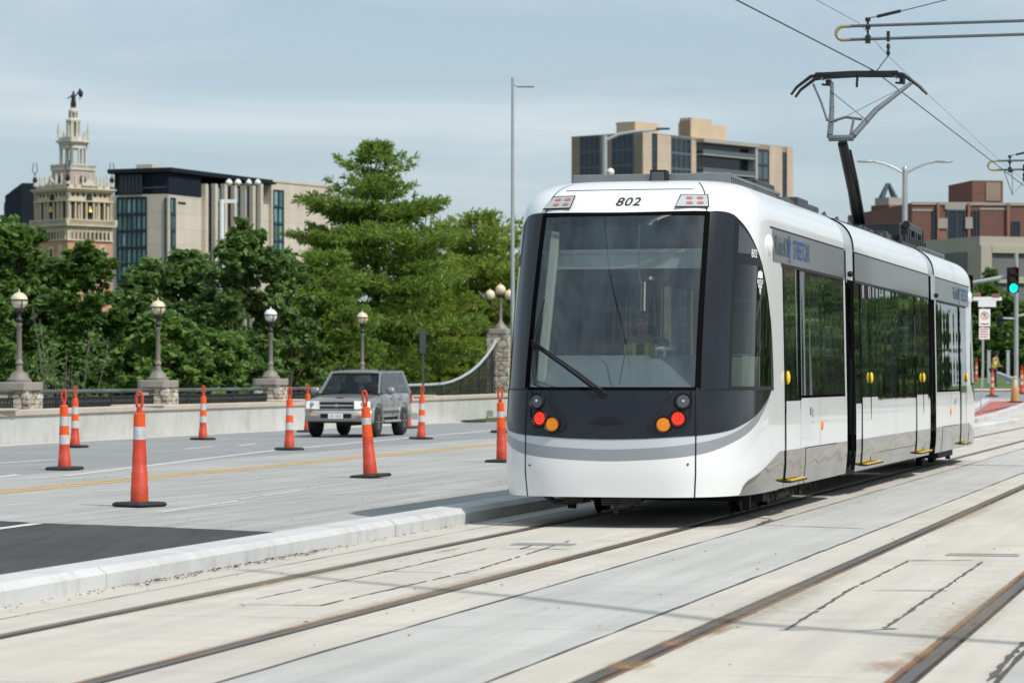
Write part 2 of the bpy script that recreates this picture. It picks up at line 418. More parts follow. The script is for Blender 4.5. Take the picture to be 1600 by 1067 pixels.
# rails: head, flange groove and rusty guard lip, cast into the slab
def rail(l, side, label):
    mb = MB(); g_ = GW
    e = .006
    def st(a, b, z, m): mb.box(*sorted((l+side*a, l+side*b)), SA, SB, -.2, z, m)
    st(-g_, -.05, -.008, 1); st(-.05, .018, .001, 0); st(.018, .05, -.035, 1); st(.05, .068, -.003, 2); st(.068, g_, -.010, 2)
    return tag(inT(mb.build('tram_rail', [M['steel'], M['groove'], M['rust']])), label, 'rail', 'rails set into the concrete')
rail(RL[0], 1, 'thin brown rail nearest the white kerb, running under the streetcar')
rail(RL[1], -1, 'dark rail running from the bottom left under the right wheels of the streetcar')
rail(RL[2], 1, 'rusty grooved rail of the empty track, the one nearer the streetcar')
rail(RL[3], -1, 'rusty rail of the empty track, farthest right, with orange rust stains beside it')

# joints, cracks and loop saw cuts (thin ragged sheets lying on the slab)
def ragged(mb, a, b, w, z=.004, seed=0, wob=.008, step=.13, gap=0):
    rr = random.Random(seed); a = Vector((a[0], a[1], 0)); b = Vector((b[0], b[1], 0)); d = b-a; L = d.length; d.normalize(); n = Vector((-d.y, d.x, 0))
    k = max(2, int(L/step)); prev = None
    for i in range(k+1):
        p = a + d*L*i/k + n*rr.uniform(-wob, wob); ww = w*rr.uniform(.25, 1.0)
        cur = (p-n*ww/2, p+n*ww/2)
        if prev and rr.random() > gap:
            mb.add([(prev[0].x, prev[0].y, z), (cur[0].x, cur[0].y, z), (cur[1].x, cur[1].y, z), (prev[1].x, prev[1].y, z)], [(0,1,2,3)])
        prev = cur
def gp(px, py): v = ground(px, py); return (v.x, v.y)
mb = MB()
for i, (a, b, w) in enumerate([((1230,983),(1330,920),.034),((1330,920),(1418,877),.034),((1383,981),(1535,878),.036),((1218,984),(1262,984),.045),((1335,986),(1400,982),.05),
        ((1416,876),(1545,875),.05),((1335,922),(1480,923),.04),
        ((372,944),(500,946),.045),((500,946),(745,890),.03),((745,890),(890,845),.03),((400,936),(600,894),.02),((600,894),(760,857),.03),((760,857),(890,858),.05),((590,892),(740,896),.04),((812,858),(838,850),.03),
        ((1545,1064),(1600,1003),.05),((1184,820),(1205,812),.08),((1160,806),(1205,811),.05),((1190,820),(1350,826),.05)]):
    ragged(mb, gp(*a), gp(*b), w, .004, i, .008, .12, .03)
struct(mb.build('pavement_crack', M['crack']))
mb = MB()
def lline(l, w, seed, s0=-22, s1=60): 
    a = W(l, s0); b = W(l, s1); ragged(mb, (a.x,a.y), (b.x,b.y), w, .003, seed, .006, .5)
lline(1.37, .035, 40); lline(2.65, .035, 41); lline(-1.25, .014, 42); lline(5.09, .04, 43)
for i, s in enumerate((-15.5,-11.4,-6.2, -2.2, 3.6, 9.4, 15.5, 22, 30)):
    for k, (l0, l1) in enumerate(((-1.6, .6), (.85, 3.0), (3.25, 4.5), (4.8, 9))):
        ss = s + (.6*k if k != 1 else -.4)
        a = W(l0, ss); b = W(l1, ss); ragged(mb, (a.x,a.y), (b.x,b.y), .009, .003, 60+i*5+k, .004, .3, .25)
for i, s in enumerate((6, 17, 28, 39)):
    a = W(-12.2, s); b = W(-2.1, s-.5); ragged(mb, (a.x,a.y), (b.x,b.y), .012, .000, 160+i, .02, .4, .3)
struct(mb.build('pavement_joint', M['seam']))
# rust stains bleeding out from the rails (thin sheets with ragged, fading edges)
def stainmat():
    mt, nt, b = nt_new('bled rust stain'); b.inputs['Roughness'].default_value = .85
    nt.links.new(ramp(nt, noise(nt, 7, 5), [(.35, (.34,.17,.06)), (.65, (.46,.30,.16))]), b.inputs['Base Color'])
    tc = nd(nt, 'ShaderNodeTexCoord'); mp = nd(nt, 'ShaderNodeMapping', i_Location=(-1,-1,0), i_Scale=(2,2,0)); nt.links.new(tc.outputs['Generated'], mp.inputs[0])
    ln = nd(nt, 'ShaderNodeVectorMath', operation='LENGTH'); nt.links.new(mp.outputs[0], ln.inputs[0])
    ns = noise(nt, 5, 6, (2.5,1,1), .7); a = nd(nt, 'ShaderNodeMath', operation='MULTIPLY_ADD'); a.inputs[1].default_value = -1.15; nt.links.new(ln.outputs['Value'], a.inputs[0]); nt.links.new(ns, a.inputs[2])
    r = ramp(nt, a.outputs[0], [(.0, (0,)*3), (.55, (.62,)*3)]); tr = nd(nt, 'ShaderNodeBsdfTransparent'); mx = nd(nt, 'ShaderNodeMixShader')
    nt.links.new(r, mx.inputs[0]); nt.links.new(tr.outputs[0], mx.inputs[1]); nt.links.new(b.outputs[0], mx.inputs[2]); nt.links.new(mx.outputs[0], nt.nodes['Material Output'].inputs[0]); return mt
M['stain'] = stainmat()
for px, py, rx, ry in ((980,1040,.34,1.0),(1050,1004,.2,.9),(1395,1040,.42,1.0),(1440,1024,.30,.8),(860,878,.16,1.1),(1125,985,.15,1.2),(415,912,.15,1.0),(700,860,.12,1.2)):
    l, s = T_of(ground(px, py)); mb = MB(); mb.add([(-rx,-ry,0),(rx,-ry,0),(rx,ry,0),(-rx,ry,0)], [(0,1,2,3)]); o = struct(mb.build('rust_stain', M['stain'])); o.location = W(l, s, .003); o.rotation_euler = (0,0,-TH)
M['grime'] = M['stain'].copy(); M['grime'].name = 'rail side grime'
for n_ in M['grime'].node_tree.nodes:
    if n_.type == 'VALTORGB':
        e = n_.color_ramp.elements
        if e[0].color[0] > .3: e[0].color = (.33,.25,.16,1); e[1].color = (.45,.36,.25,1)
        else: e[1].color = (.42,.42,.42,1)
for l_, rx, s, ry in ((3.2,.5,-9,9),(3.2,.4,4,9),(4.55,.5,-10,8),(4.5,.4,3,8),(.7,.4,-9,10),(-.7,.35,-8,10),(.8,.3,6,9)):
    mb = MB(); mb.add([(-rx,-ry,0),(rx,-ry,0),(rx,ry,0),(-rx,ry,0)], [(0,1,2,3)]); o = struct(mb.build('rail_grime', M['grime'])); o.location = W(l_, s, .0018); o.rotation_euler = (0,0,-TH)
# dry leaf litter and grit along the foot of the kerb
mb = MB(); rr = random.Random(5)
for k in range(420):
    s = rr.choice([rr.uniform(-12, 1), rr.uniform(-9, -4.5)]); l = -1.60 + abs(rr.gauss(0, .07)) + .005
    p = W(l, s, .006); a = rr.uniform(0, 6.28); r_ = rr.uniform(.006, .022)
    mb.add([p+Vector((math.cos(a+t)*r_*q, math.sin(a+t)*r_*q, rr.uniform(0,.012))) for t, q in ((0,1),(1.6,.6),(3.1,1),(4.7,.6))], [(0,1,2,3)])
for k in range(520):
    l, s = rr.uniform(-11.5, 5.5), rr.uniform(-14, 14)
    p = W(l, s, .006); a = rr.uniform(0, 6.28); r_ = rr.uniform(.004, .018)
    mb.add([p+Vector((math.cos(a+t)*r_*q, math.sin(a+t)*r_*q, rr.uniform(0,.01))) for t, q in ((0,1),(1.6,.7),(3.1,1),(4.7,.7))], [(0,1,2,3)])
struct(stuff(mb.build('leaf_litter', mat('dry leaf litter', (.10,.065,.045), .9, var=.5, vs=30))))
bpy.data.objects['leaf_litter']['kind'] = 'stuff'
# painted lines and the dark asphalt patch
def poly(name, pts, m, z):
    mb = MB(); mb.add([(p[0], p[1], z) for p in pts], [tuple(range(len(pts)))]); return struct(mb.build(name, M[m]))
def tline(mb, l0, l1, s0, s1, w, seed, z=.0, rough=.35):
    rr = random.Random(seed); k = max(2, int((s1-s0)/.35)); prev = None
    for i in range(k+1):
        t = i/k; s = s0+(s1-s0)*t; l = l0+(l1-l0)*t; a = W(l-w/2*(1+rr.uniform(-rough, rough)*.3), s, z); b = W(l+w/2*(1+rr.uniform(-rough, rough)*.3), s, z)
        if prev: mb.add([prev[0], a, b, prev[1]], [(0,1,2,3)])
        prev = (a, b)
mb = MB(); tline(mb, -9.43, -10.85, -4, 60, .16, 1); tline(mb, -9.68, -11.1, -4, 60, .10, 2); struct(mb.build('yellow_centre_line', M['yellow']))
mb = MB()
def pline(a, b, w, seed): 
    la, sa = T_of(ground(*a)); lb, sb = T_of(ground(*b)); tline(mb, la, lb, sa, sb, w, seed)
pline((100,743),(430,703),.14,3); pline((-60,752),(28,741),.16,4); pline((430,703),(770,672),.16,5); pline((0,723),(92,717),.14,6); pline((290,701),(335,697),.13,7); pline((372,696),(400,693),.13,8)
pline((375,779),(402,775),.07,9); pline((408,774),(470,766),.08,10); pline((250,800),(372,782),.07,11); pline((-30,830),(58,818),.16,12)
struct(mb.build('white_lane_line', M['white']))
rj = random.Random(9)
pa0 = [gp(-260,800), gp(30,815), gp(62,817), gp(250,823), gp(432,831)]
pa = []
for (ax, ay), (bx, by) in zip(pa0, pa0[1:]):
    n_ = max(2, int(math.hypot(bx-ax, by-ay)/.12))
    pa += [(ax+(bx-ax)*i/n_+rj.uniform(-.01,.01), ay+(by-ay)*i/n_+rj.uniform(-.035,.035)) for i in range(n_)]
pa.append(pa0[-1]); l_, s_ = T_of(Vector((*pa[-1],0)))
pts = pa + [tuple(W(-1.99, s_+.3)[:2]), tuple(W(-1.99, -31)[:2]), tuple(W(-11, -31)[:2])]
poly('asphalt_patch', pts, 'asphalt', .001)
mb = MB(); pline((-30,830),(58,818),.15,12)
for v in range(len(mb.v)): mb.v[v] = (mb.v[v][0], mb.v[v][1], .005)
struct(mb.build('white_lane_line', M['white']))
# drain grates between the rails
def grate(px, py, l0, l1, label):
    l, s = T_of(ground(px, py)); mb = MB(); t = thing('drain_grate', label, 'drain', W((l0+l1)/2, s, .003), -TH, 'drain grates across the tracks')
    w = (l1-l0)/2; mb.box(-w, w, -.14, -.12, 0, .006); mb.box(-w, w, .12, .14, 0, .006); mb.box(-w, -w+.02, -.12, .12, 0, .006); mb.box(w-.02, w, -.12, .12, 0, .006)
    mb.build('grate_frame', M['galv'], t)
    mb = MB(); n = int(w*2/.03)
    for i in range(n): mb.box(-w+.02+i*.03, -w+.032+i*.03, -.12, .12, 0, .004)
    mb.build('grate_bars', M['galv'], t)
grate(1500, 867, 3.75, 4.35, 'steel drain grate between the rails of the empty track')
grate(855, 851, -.2, .35, 'steel drain grate between the rails just in front of the streetcar')
# the rise of the street far beyond the streetcar
def wgrid(name, x0, x1, y0, y1, m, dz):
    mb = MB(); mb.grid(lambda x, y: (x, y, rampz(y)+dz), lin(x0, x1, 6), lin(y0, y1, 24)); return struct(mb.build(name, M[m]))
wgrid('track_apron', 4, 46, 97, 131, 'track_conc', -.004)
wgrid('cross_street', 4, 60, 126.5, 144.2, 'far_road', .002)
wgrid('pavement', 2, 60, 144, 148, 'coping', .05)
wgrid('lawn', 2, 75, 148, 190, 'grass', .06)
def rz(p): return (p[0], p[1], rampz(p[1]))
red = [(14.6,100.5),(15.9,103),(20.0,127.2),(26,127.2),(26,124),(20.9,120.5),(18.5,112),(16.4,103.5)]
def gpr(px, py):
    lo, hi = 90, 174
    for _ in range(40):
        Y = (lo+hi)/2
        if YH - F*(rampz(Y)-EYE)/Y > py: lo = Y
        else: hi = Y
    return ((px-800)/F*Y, Y)
rp = [gpr(*p) for p in ((1510,662),(1522,657),(1560,648),(1600,634),(1640,622),(1640,627),(1600,627.2),(1542,627.2),(1520,640),(1505,650))]
mb = MB(); mb.add([(x, y, rampz(y)+.012) for x, y in rp], [tuple(range(len(rp)))]); struct(mb.build('brick_island', M['red_conc']))
mb = MB()
for pth in (((1505,664),(1522,659),(1560,650),(1600,636),(1640,624)), ((1512,648),(1542,627.5),(1580,627))):
    q = [gpr(*p) for p in pth]
    for a, b in zip(q, q[1:]):
        mb.bar((a[0], a[1], rampz(a[1])+.05), (b[0], b[1], rampz(b[1])+.05), .35, .16)
struct(mb.build('island_kerb', M['kerb']))

# ================================================================== STREETCAR
LT = 26.25                      # nose to tail
S0 = pchip([(.3,.03),(.6,.0),(1.0,.02),(1.40,.10),(3.15,.80),(3.32,.92),(3.43,1.06),(3.50,1.26),(3.55,1.55),(3.58,2.0),(3.59,2.3)])
def WT(z):
    b = 1.30 + .025*min(1, (z-.3)/.25) if z < .55 else (1.325 if z < 1.0 else 1.325-.04*min(1, (z-1.0)/2.1))
    if z > 3.1: b = 1.285*max(0, 1-((min(z, 3.59)-3.1)/.49)**2.4)**.2
    return b
SE = 2.6
_p = []; 
for i in range(3001):
    t = i/3000*math.pi/2
    _p.append((math.sin(t)**(2/3.8) if t > 0 else 0., 1-(max(math.cos(t),0)**(2/3.8) if i < 3000 else 0)))
_arc = [0]
for a, b in zip(_p, _p[1:]): _arc.append(_arc[-1] + math.hypot((b[0]-a[0])*1.325, (b[1]-a[1])*2.2))
def uv(q):
    a = abs(q)*_arc[-1]; i = min(max(bisect.bisect_left(_arc, a), 1), 3000); w = (a-_arc[i-1])/(_arc[i]-_arc[i-1]+1e-12)
    return _p[i-1][0]*(1-w)+_p[i][0]*w, _p[i-1][1]*(1-w)+_p[i][1]*w
def NP(q, z, off=0.0):
    x, sh = uv(q); s0 = S0(z); l = math.copysign(x, q)*WT(z); s = s0+(SE-s0)*sh
    if off:
        e = .004; a = NP(q-e, z); b = NP(q+e, z); c = NP(q, max(.3, z-.01)); d = NP(q, min(3.585, z+.01))
        n = Vector(b)-Vector(a); n = (Vector(b)-Vector(a)).cross(Vector(d)-Vector(c)).normalized()
        return (l+n.x*off, s+n.y*off, z+n.z*off)
    return (l, s, z)
LOc = pchip([(-.1,.886),(0,.886),(.105,.892),(.23,.913),(.30,.926),(.34,.938),(.425,.973),(.505,1.027),(.615,1.106),(.74,1.225),(.82,1.32),(.865,1.40),(.895,1.50)])
HIc = pchip([(-.1,3.185),(0,3.185),(.32,3.195),(.36,3.19),(.405,3.163),(.455,3.102),(.55,2.952),(.655,2.763),(.77,2.490),(.83,2.26),(.865,2.02),(.885,1.78),(.895,1.50)])
B1c = pchip([(-.1,.787),(0,.787),(.15,.804),(.29,.85),(.395,.91),(.505,.995),(.655,1.138),(.74,1.222),(.9,1.6)])
B2c = pchip([(-.1,.667),(0,.667),(.15,.685),(.29,.73),(.425,.832),(.62,1.008),(.74,1.165),(.82,1.28),(.87,1.40),(.9,1.52)])
GRc = pchip([(.49,.31),(.505,.34),(.515,.39),(.56,.457),(.655,.512),(.85,.625),(1.0,.715)])
QE = .893
def qs(a, b, n=None):
    n = n or max(3, int(abs(b-a)*70)); return lin(a, b, n)
def npatch(mb, q0, q1, zlo, zhi, off, m=0, nz=6, n=None, zl=None):
    f = lambda v, q: v(abs(q)) if callable(v) else v
    mb.grid(lambda q, t: NP(q, f(zlo,q)+(f(zhi,q)-f(zlo,q))*t, off), qs(q0, q1, n), lin(0, 1, nz), m)
def nboth(mb, q0, q1, zlo, zhi, off, m=0, nz=6):
    npatch(mb, q0, q1, zlo, zhi, off, m, nz); npatch(mb, -q1, -q0, zlo, zhi, off, m, nz)

tram = thing('streetcar', 'long white three section streetcar number 802 with a black glass front, on the rails', 'streetcar', (O[0], O[1], 0), -TH)
endparts = []
SIDED = {'pillar_panel','cab_window','corner_panel','skirt_panel','nose_skirt','cab_window_surround','side_panel','side_window','fascia_panel','side_marker','camera_pod','access_flap','route_lettering','side_number','side_crest','joint_plate','joint_pin','jack_socket','panel_screw','bellows','joint_frame','fairing_rib','window_pillar','window_frame','sand_pipe','lamp_pod_ridge','side_panel_gap','nose_panel_gap'}
def P(mb, name, mats, smooth=50, bevel=0, parent=None, fixn=True):
    if parent is None and name in SIDED:      # one part for each side of the car
        out = []
        for sg in (1, -1):
            m2 = MB(); mp_ = {}
            for f, mi in zip(mb.f, mb.m):
                if sg*sum(mb.v[i][0] for i in f) > 0:
                    for i in f:
                        if i not in mp_: mp_[i] = len(m2.v); m2.v.append(mb.v[i])
                    m2.f.append([mp_[i] for i in f]); m2.m.append(mi)
            if m2.f:
                o = m2.build(name, mats, tram, smooth, bevel, 2, fixn); endparts.append(o); out.append(o)
        return out[0]
    o = mb.build(name, mats, parent or tram, smooth, bevel, 2, fixn)
    if parent is None: endparts.append(o)
    return o
# white nose shell with its silver bands and crown
mb = MB()
npatch(mb, -QE, QE, .31, B2c, .0, 0, 8); npatch(mb, -.655, .655, B2c, B1c, .0, 1, 3); npatch(mb, -.655, .655, B1c, LOc, .0, 2, 3)
nboth(mb, .655, .87, B2c, LOc, 0, 1, 3)
nboth(mb, QE, 1.0, .31, 3.40, 0, 0, 62); npatch(mb, -QE, QE, HIc, 3.40, 0, 0, 44)
zt = [3.40,3.42,3.44,3.46,3.48,3.50,3.52,3.535,3.55,3.56,3.568,3.575,3.58,3.584,3.587,3.5885,3.5895,3.59]
mb.grid(lambda q, z: NP(q, z), qs(-1, 1, 90), zt, 0)
P(mb, 'nose_shell', [M['tw'], M['tsilver'], M['tlight']], 60)
mb = MB(); nboth(mb, .49, 1.0, .305, GRc, .004, 0, 4); P(mb, 'nose_skirt', M['skirt'], 60)
# black mask below the windscreen
mb = MB(); npatch(mb, -.283, .283, LOc, 1.372, .006, 0, 8); P(mb, 'nose_panel', M['tblack'], 60)
mb = MB(); nboth(mb, .292, QE, LOc, lambda q: max(LOc(q), 1.372), .006, 0, 8); P(mb, 'corner_panel', M['tblack'], 60)
mb = MB(); nboth(mb, .30, .412, 1.388, HIc, .010, 0, 14); P(mb, 'pillar_panel', M['tblack'], 60)
mb = MB(); nboth(mb, .420, QE, 2.735, lambda q: max(2.735, HIc(q)-.01), .004, 1, 4); nboth(mb, .440, QE, 2.77, lambda q: max(2.77, HIc(q)-.05), .007, 2, 4)
nboth(mb, .412, .43, 1.388, HIc, .003, 1, 10); nboth(mb, .43, .84, 2.655, lambda q: min(2.735, max(2.655, HIc(q))), .003, 1, 2)
nboth(mb, .845, QE, 1.388, lambda q: max(1.389, min(2.735, HIc(q)-.006)), .005, 1, 8); nboth(mb, .43, .845, 1.372, 1.41, .004, 1, 1)
P(mb, 'cab_window_surround', [M['tblack'], M['tmatte'], mat('grey green enamel pane', (.045,.055,.06), .10, var=.05)], 60)
mb = MB(); nboth(mb, .43, .845, 1.41, lambda q: min(2.655, HIc(q)-.03), .002, 0, 8); P(mb, 'cab_window', M['cabglass'], 60)
# windscreen and its frame
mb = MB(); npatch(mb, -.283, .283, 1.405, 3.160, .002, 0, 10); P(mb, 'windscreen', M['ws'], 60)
mb = MB(); npatch(mb, -.298, .298, 1.372, 1.405, .008, 0, 1); npatch(mb, -.298, .298, 3.150, HIc, .006, 0, 1)
nboth(mb, .281, .302, 1.385, 3.190, .007, 0, 10); P(mb, 'windscreen_frame', M['void'], 60)
# panel gaps of the nose
mb = MB()
for sg in (1, -1):
    q = .288*sg
    for z0, z1 in ((.31,.92),(3.19,3.52)): mb.grid(lambda a, z: NP(q+a, z, .0035), (-.0022, .0022), lin(z0, z1, 12))
    mb.grid(lambda a, z: NP(q+a, z, .009), (-.003, .003), lin(.92, 1.40, 6))
    mb.grid(lambda a, z: NP(sg*(.292+a*.60), 1.38+z, .009), lin(0, 1, 30), (-.009, .009))
npatch(mb, -.25, .25, 3.43, 3.436, .003, 0, 1)
P(mb, 'nose_panel_gap', M['tmatte'], None)
# emblems / numbers
def nose_wrap(q0, z0, off): return lambda x, y: Vector(NP(q0+x/_arc[-1], z0+y, off))
def nose_map(q0, z0, off):
    c = Vector(NP(q0, z0, off)); rt = (Vector(NP(q0+.02, z0, off))-Vector(NP(q0-.02, z0, off))).normalized(); up = (Vector(NP(q0, z0+.03, off))-Vector(NP(q0, z0-.03, off))).normalized()
    return lambda x, y: c+rt*x+up*y
mb = MB(); put_text(mb, '802', .122, nose_wrap(.009, 3.295, .004), 0, shear=.22, sx=1.42, bold=True); P(mb, 'fleet_number', M['ink'], None, fixn=False)
def side_map(l, s, z, sg=1): return lambda x, y: (l, s+x*sg, z+y)
mb = MB(); mn = MB()
for sg in (1, -1):
    put_text(mn, '802', .12, nose_wrap(.578*sg, 2.775, .009), 0, bold=True, sx=1.05)
    # fountain and heart shaped crest on the cab glass
    cq = nose_wrap(.66*sg, 2.535, .008); c = lambda x, y, cq=cq: cq(x*.85, y*.42); pl = []
    for k in range(25): pl.append((.13*math.cos(math.pi*k/24)*1.0, .05+.13*abs(math.sin(math.pi*k/24))**.7 - (.035 if k % 8 == 0 and 0 < k < 24 else 0)))
    pl += [(-.13,-.02),(-.06,.0),(0,-.03),(.06,0),(.13,-.02)]
    mb.add([c(x, y) for x, y in pl], [tuple(range(len(pl)))], 0)
    for w0, w1, y0, y1 in ((.145,.145,-.05,-.15),(.10,.085,-.17,-.255),(.05,.01,-.275,-.42)):
        mb.add([c(-w0,y0), c(w0,y0), c(w1,y1), c(-w1,y1)], [(0,1,2,3)], 0)
    put_text(mb, 'KANSAS', .034, nose_wrap(.66*sg, 2.493, .011), 1, bold=True, sx=1.5); put_text(mb, 'CITY', .028, nose_wrap(.66*sg, 2.446, .011), 1, bold=True, sx=1.5)
P(mb, 'side_crest', [M['inkw'], M['ink']], None, fixn=False); P(mn, 'side_number', M['inkw'], None, fixn=False)
# lamps of the nose
def lamp(q, z, r, m, name, led=0):
    mp = nose_map(q, z, .010); c = mp(0, 0); nrm = (mp(0,1)-c).cross(mp(1,0)-c).normalized()
    def disc(mb, r0, r1, h0, h1, mi, n=22):
        a = [c + (mp(math.cos(2*math.pi*k/n), math.sin(2*math.pi*k/n))-c)*r0 + nrm*h0 for k in range(n)]
        b = [c + (mp(math.cos(2*math.pi*k/n), math.sin(2*math.pi*k/n))-c)*r1 + nrm*h1 for k in range(n)]
        mb.add(a+b, [(k, (k+1) % n, n+(k+1) % n, n+k) for k in range(n)], mi); return a, b
    if nrm.y > 0: nrm = -nrm
    mb = MB(); disc(mb, r*1.32, r*1.22, 0, .02, 0); disc(mb, r*1.22, r*1.02, .02, .006, 0)
    bz = P(mb, name, M['tmatte'], 40)
    mb = MB(); _, b = disc(mb, r*1.02, r*.9, .006, .012, 0); mb.add(b, [tuple(range(22))], 0)
    o = P(mb, 'lens', M[m], 40, 0, bz)
    if led:
        mb = MB()
        for rr_, n_ in ((.74, 12), (.42, 7), (0.001, 1)):
            for k in range(n_):
                a = 2*math.pi*k/n_; p = c + (mp(math.cos(a), math.sin(a))-c)*r*rr_ + nrm*.012
                mb.ball(p, r*.12, 8)
        o.data.materials[0] = M['lensr_dim']; P(mb, 'led_array', M[m], 180, 0, bz)
    elif m == 'lensk':
        mb = MB(); mb.ball(c+nrm*.012, r*.22, 10); P(mb, 'bulb', M['lensw'], 180, 0, bz)
M['lensr_dim'] = mat('unlit red lens', (.36,.012,.008), .25, var=.2, vs=40, emit=(1,.03,.01), es=.12)
for sg in (-1, 1):
    lamp(.243*sg, 1.262, .068, 'lensk', 'headlamp'); lamp(.228*sg, 1.09, .070, 'lensr', 'stop_lamp', 1); lamp(.183*sg, 1.032, .068, 'lensa', 'turn_lamp')
# raised lamp pods: bent ridge either side of the mask
mb = MB()
for sg in (-1, 1):
    rp_ = [(.205,1.36),(.185,1.25),(.150,1.12),(.135,1.03),(.150,.965),(.19,.945),(.245,.99),(.268,1.10),(.272,1.25),(.27,1.36)]
    for (a, b), (c_, d_) in zip(rp_, rp_[1:]):
        mb.bar(NP(a*sg, b, .008), NP(c_*sg, d_, .008), .018, .03, 0, (0,-1,0))
P(mb, 'lamp_pod_ridge', M['tblack'], 60)
mb = MB()
pl = [NP(q, 1.065+.05*(1-(q/.045)**2)-.0, .012) for q in lin(-.045, .045, 12)] + [NP(q, 1.03+.012*(q/.045)**2, .012) for q in lin(.06, -.06, 12)]
mb.add(pl, [tuple(range(len(pl)))]); P(mb, 'tow_slot', M['tmatte'], None)
mb = MB()
for q, z in ((-.268,.62),(.262,.64)): 
    c = nose_map(q, z, .006); mb.add([c(.012*math.cos(k*.6283), .012*math.sin(k*.6283)) for k in range(10)], [tuple(range(10))])
P(mb, 'jack_socket', M['seam'], None)
mb = MB()
for q, z in ((-.205,1.352),(.205,1.352)): mb.ball(NP(q, z, .012), .012, 8)
P(mb, 'panel_screw', M['chrome'], 180)
# crown marker lamps
for sg in (-1, 1):
    mp = nose_map(.240*sg, 3.305, .004)
    out_ = [(-.20*sg*-1*-1,-.085)] if 0 else None
    pts = [(-.125, .092), (.160, .092), (.160, -.098), (-.195, -.098)] if sg > 0 else [(.150, .092), (-.11, .092), (-.18, -.098), (.150, -.098)]
    mb = MB(); vs = [mp(x, y) for x, y in pts]; vs2 = [mp(x*.93, y*.84)+Vector((0,-.006,.002)) for x, y in pts]
    mb.add(vs, [(0,1,2,3)], 1); mb.add(vs2, [(0,1,2,3)], 0); bz = P(mb, 'marker_lamp', [M['lampbox'], M['ink']], None)
    mb = MB()
    for x in (-.035, .075):
        for y in (.034, -.036):
            v = [mp(x*1.0+.036*math.cos(k*math.pi/6), y+.019*math.sin(k*math.pi/6))+Vector((0,-.011,.004)) for k in range(12)]; mb.add(v, [tuple(range(12))])
    P(mb, 'marker_lens', M['ledoff'], None, 0, bz)
# wipers
def wiper(pts, blade, name='wiper'):
    mb = MB(); pp = [NP(q, z, .045) for q, z in pts]
    mb.tube(pp, .013, 6); mb.tube([Vector(p)+Vector((0,-.01,.035)) for p in pp], .008, 6); 
    o = P(mb, name, M['tmatte'], 60)
    mb = MB(); bp = [NP(q, z, .02) for q, z in blade]; mb.tube(bp, .011, 6); P(mb, 'wiper_blade', M['rubber'], 60, 0, o)
wiper([(-.03,1.345),(-.15,1.60),(-.272,1.83)], [(-.005,1.335),(-.10,1.54),(-.272,1.85)])
mb = MB(); c = nose_map(-.02, 1.335, .02); mb.lathe([(.05,0),(.045,.04),(.02,.05)], c(0,0), 12, 0, 'y'); P(mb, 'wiper_hub', M['tmatte'], 50)
mb = MB(); mb.tube([NP(-.268,1.80,.03), NP(-.262,2.0,.03), NP(-.243,2.28,.03)], [.022,.018,.006], 6); mb.tube([NP(-.25,1.42,.03), NP(-.262,1.62,.03), NP(-.268,1.82,.03)], .016, 6); P(mb, 'wiper', M['tmatte'], 60)
# crack-like cable hanging inside the windscreen
mb = MB(); mb.tube([NP(q, z, -.06) for q, z in ((.055,3.12),(.058,2.9),(.068,2.6),(.085,2.4),(.082,2.2),(.06,1.95),(.04,1.7),(.03,1.45))], .006, 5); P(mb, 'hanging_cable', M['ink'], 60)

# straight body of an end section
MS0, MS1 = 2.6, 7.95
def sw(z, d=0): return WT(z)+d
def sidegrid(mb, s0, s1, z0, z1, d=0, m=0, nz=3, ns=1, both=True):
    for sg in ((1,-1) if both else (1,)):
        mb.grid(lambda s, z: (sg*sw(z, d), s, z), lin(s0, s1, ns), lin(z0, z1, nz), m)
def roofgrid(mb, s0, s1, m=0):
    zz = [3.1] + [z for z in lin(.31, 3.40, 62) if z > 3.101] + zt[1:]
    for sg in (1, -1): mb.grid(lambda s, z: (sg*WT(z), s, z), lin(s0, s1, max(1, int((s1-s0)/1.5))), zz, m)
DZ0, DZ1 = 1.25, 2.72
mb = MB(); roofgrid(mb, SE, 7.9); P(mb, 'roof_shell', M['tw'], 50)
mb = MB(); sidegrid(mb, SE, 2.93, .715, 3.1, 0, 0, 8); sidegrid(mb, 4.12, 7.95, .715, 1.27); sidegrid(mb, 2.93, 2.985, .715, 2.72); sidegrid(mb, 7.80, 7.95, 1.27, 2.74); sidegrid(mb, SE, 7.95, 3.09, 3.1, 0, 0, 1)
P(mb, 'side_panel', M['tw'], 50)
for a_, b_, z_, e_ in ((SE,2.985,.715,0),(4.12,4.46,.715,0),(4.47,7.0,.705,.004),(7.01,7.95,.715,0)): mb = MB(); sidegrid(mb, a_, b_, .31, z_, e_); P(mb, 'skirt_panel', M['skirt'], 50)
mb = MB(); sidegrid(mb, 2.36, 7.9, 2.735, 3.08, .006, 0, 3, 1)
P(mb, 'fascia_panel', M['fascia'], 50)
mb = MB(); sidegrid(mb, 2.2, 7.9, 3.082, 3.10, .004, 0, 1); sidegrid(mb, 2.9, 7.8, 2.70, 2.735, .008, 0, 1); sidegrid(mb, 5.62, 5.63, .72, 1.26, .002, 0, 1); sidegrid(mb, 4.46, 7.0, .706, .716, .006, 0, 1); sidegrid(mb, 6.45, 6.452, 3.12, 3.4, .003, 0, 2)
for s in (4.04, 4.12): sidegrid(mb, s-.008, s+.008, .31, 1.26, .004, 0, 1)
P(mb, 'side_panel_gap', M['tmatte'], None)
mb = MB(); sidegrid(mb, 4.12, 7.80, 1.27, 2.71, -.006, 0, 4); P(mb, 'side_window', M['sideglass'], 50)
mb = MB()
for s in (5.62, 7.05, 7.70): mb = MB(); sidegrid(mb, s, s+.09, 1.27, 2.71, -.03, 0, 2); P(mb, 'window_pillar', M['void'], None)
mb = MB(); sidegrid(mb, 4.025, 4.20, 1.25, 2.71, .001, 0, 1); P(mb, 'window_pillar', M['void'], None)
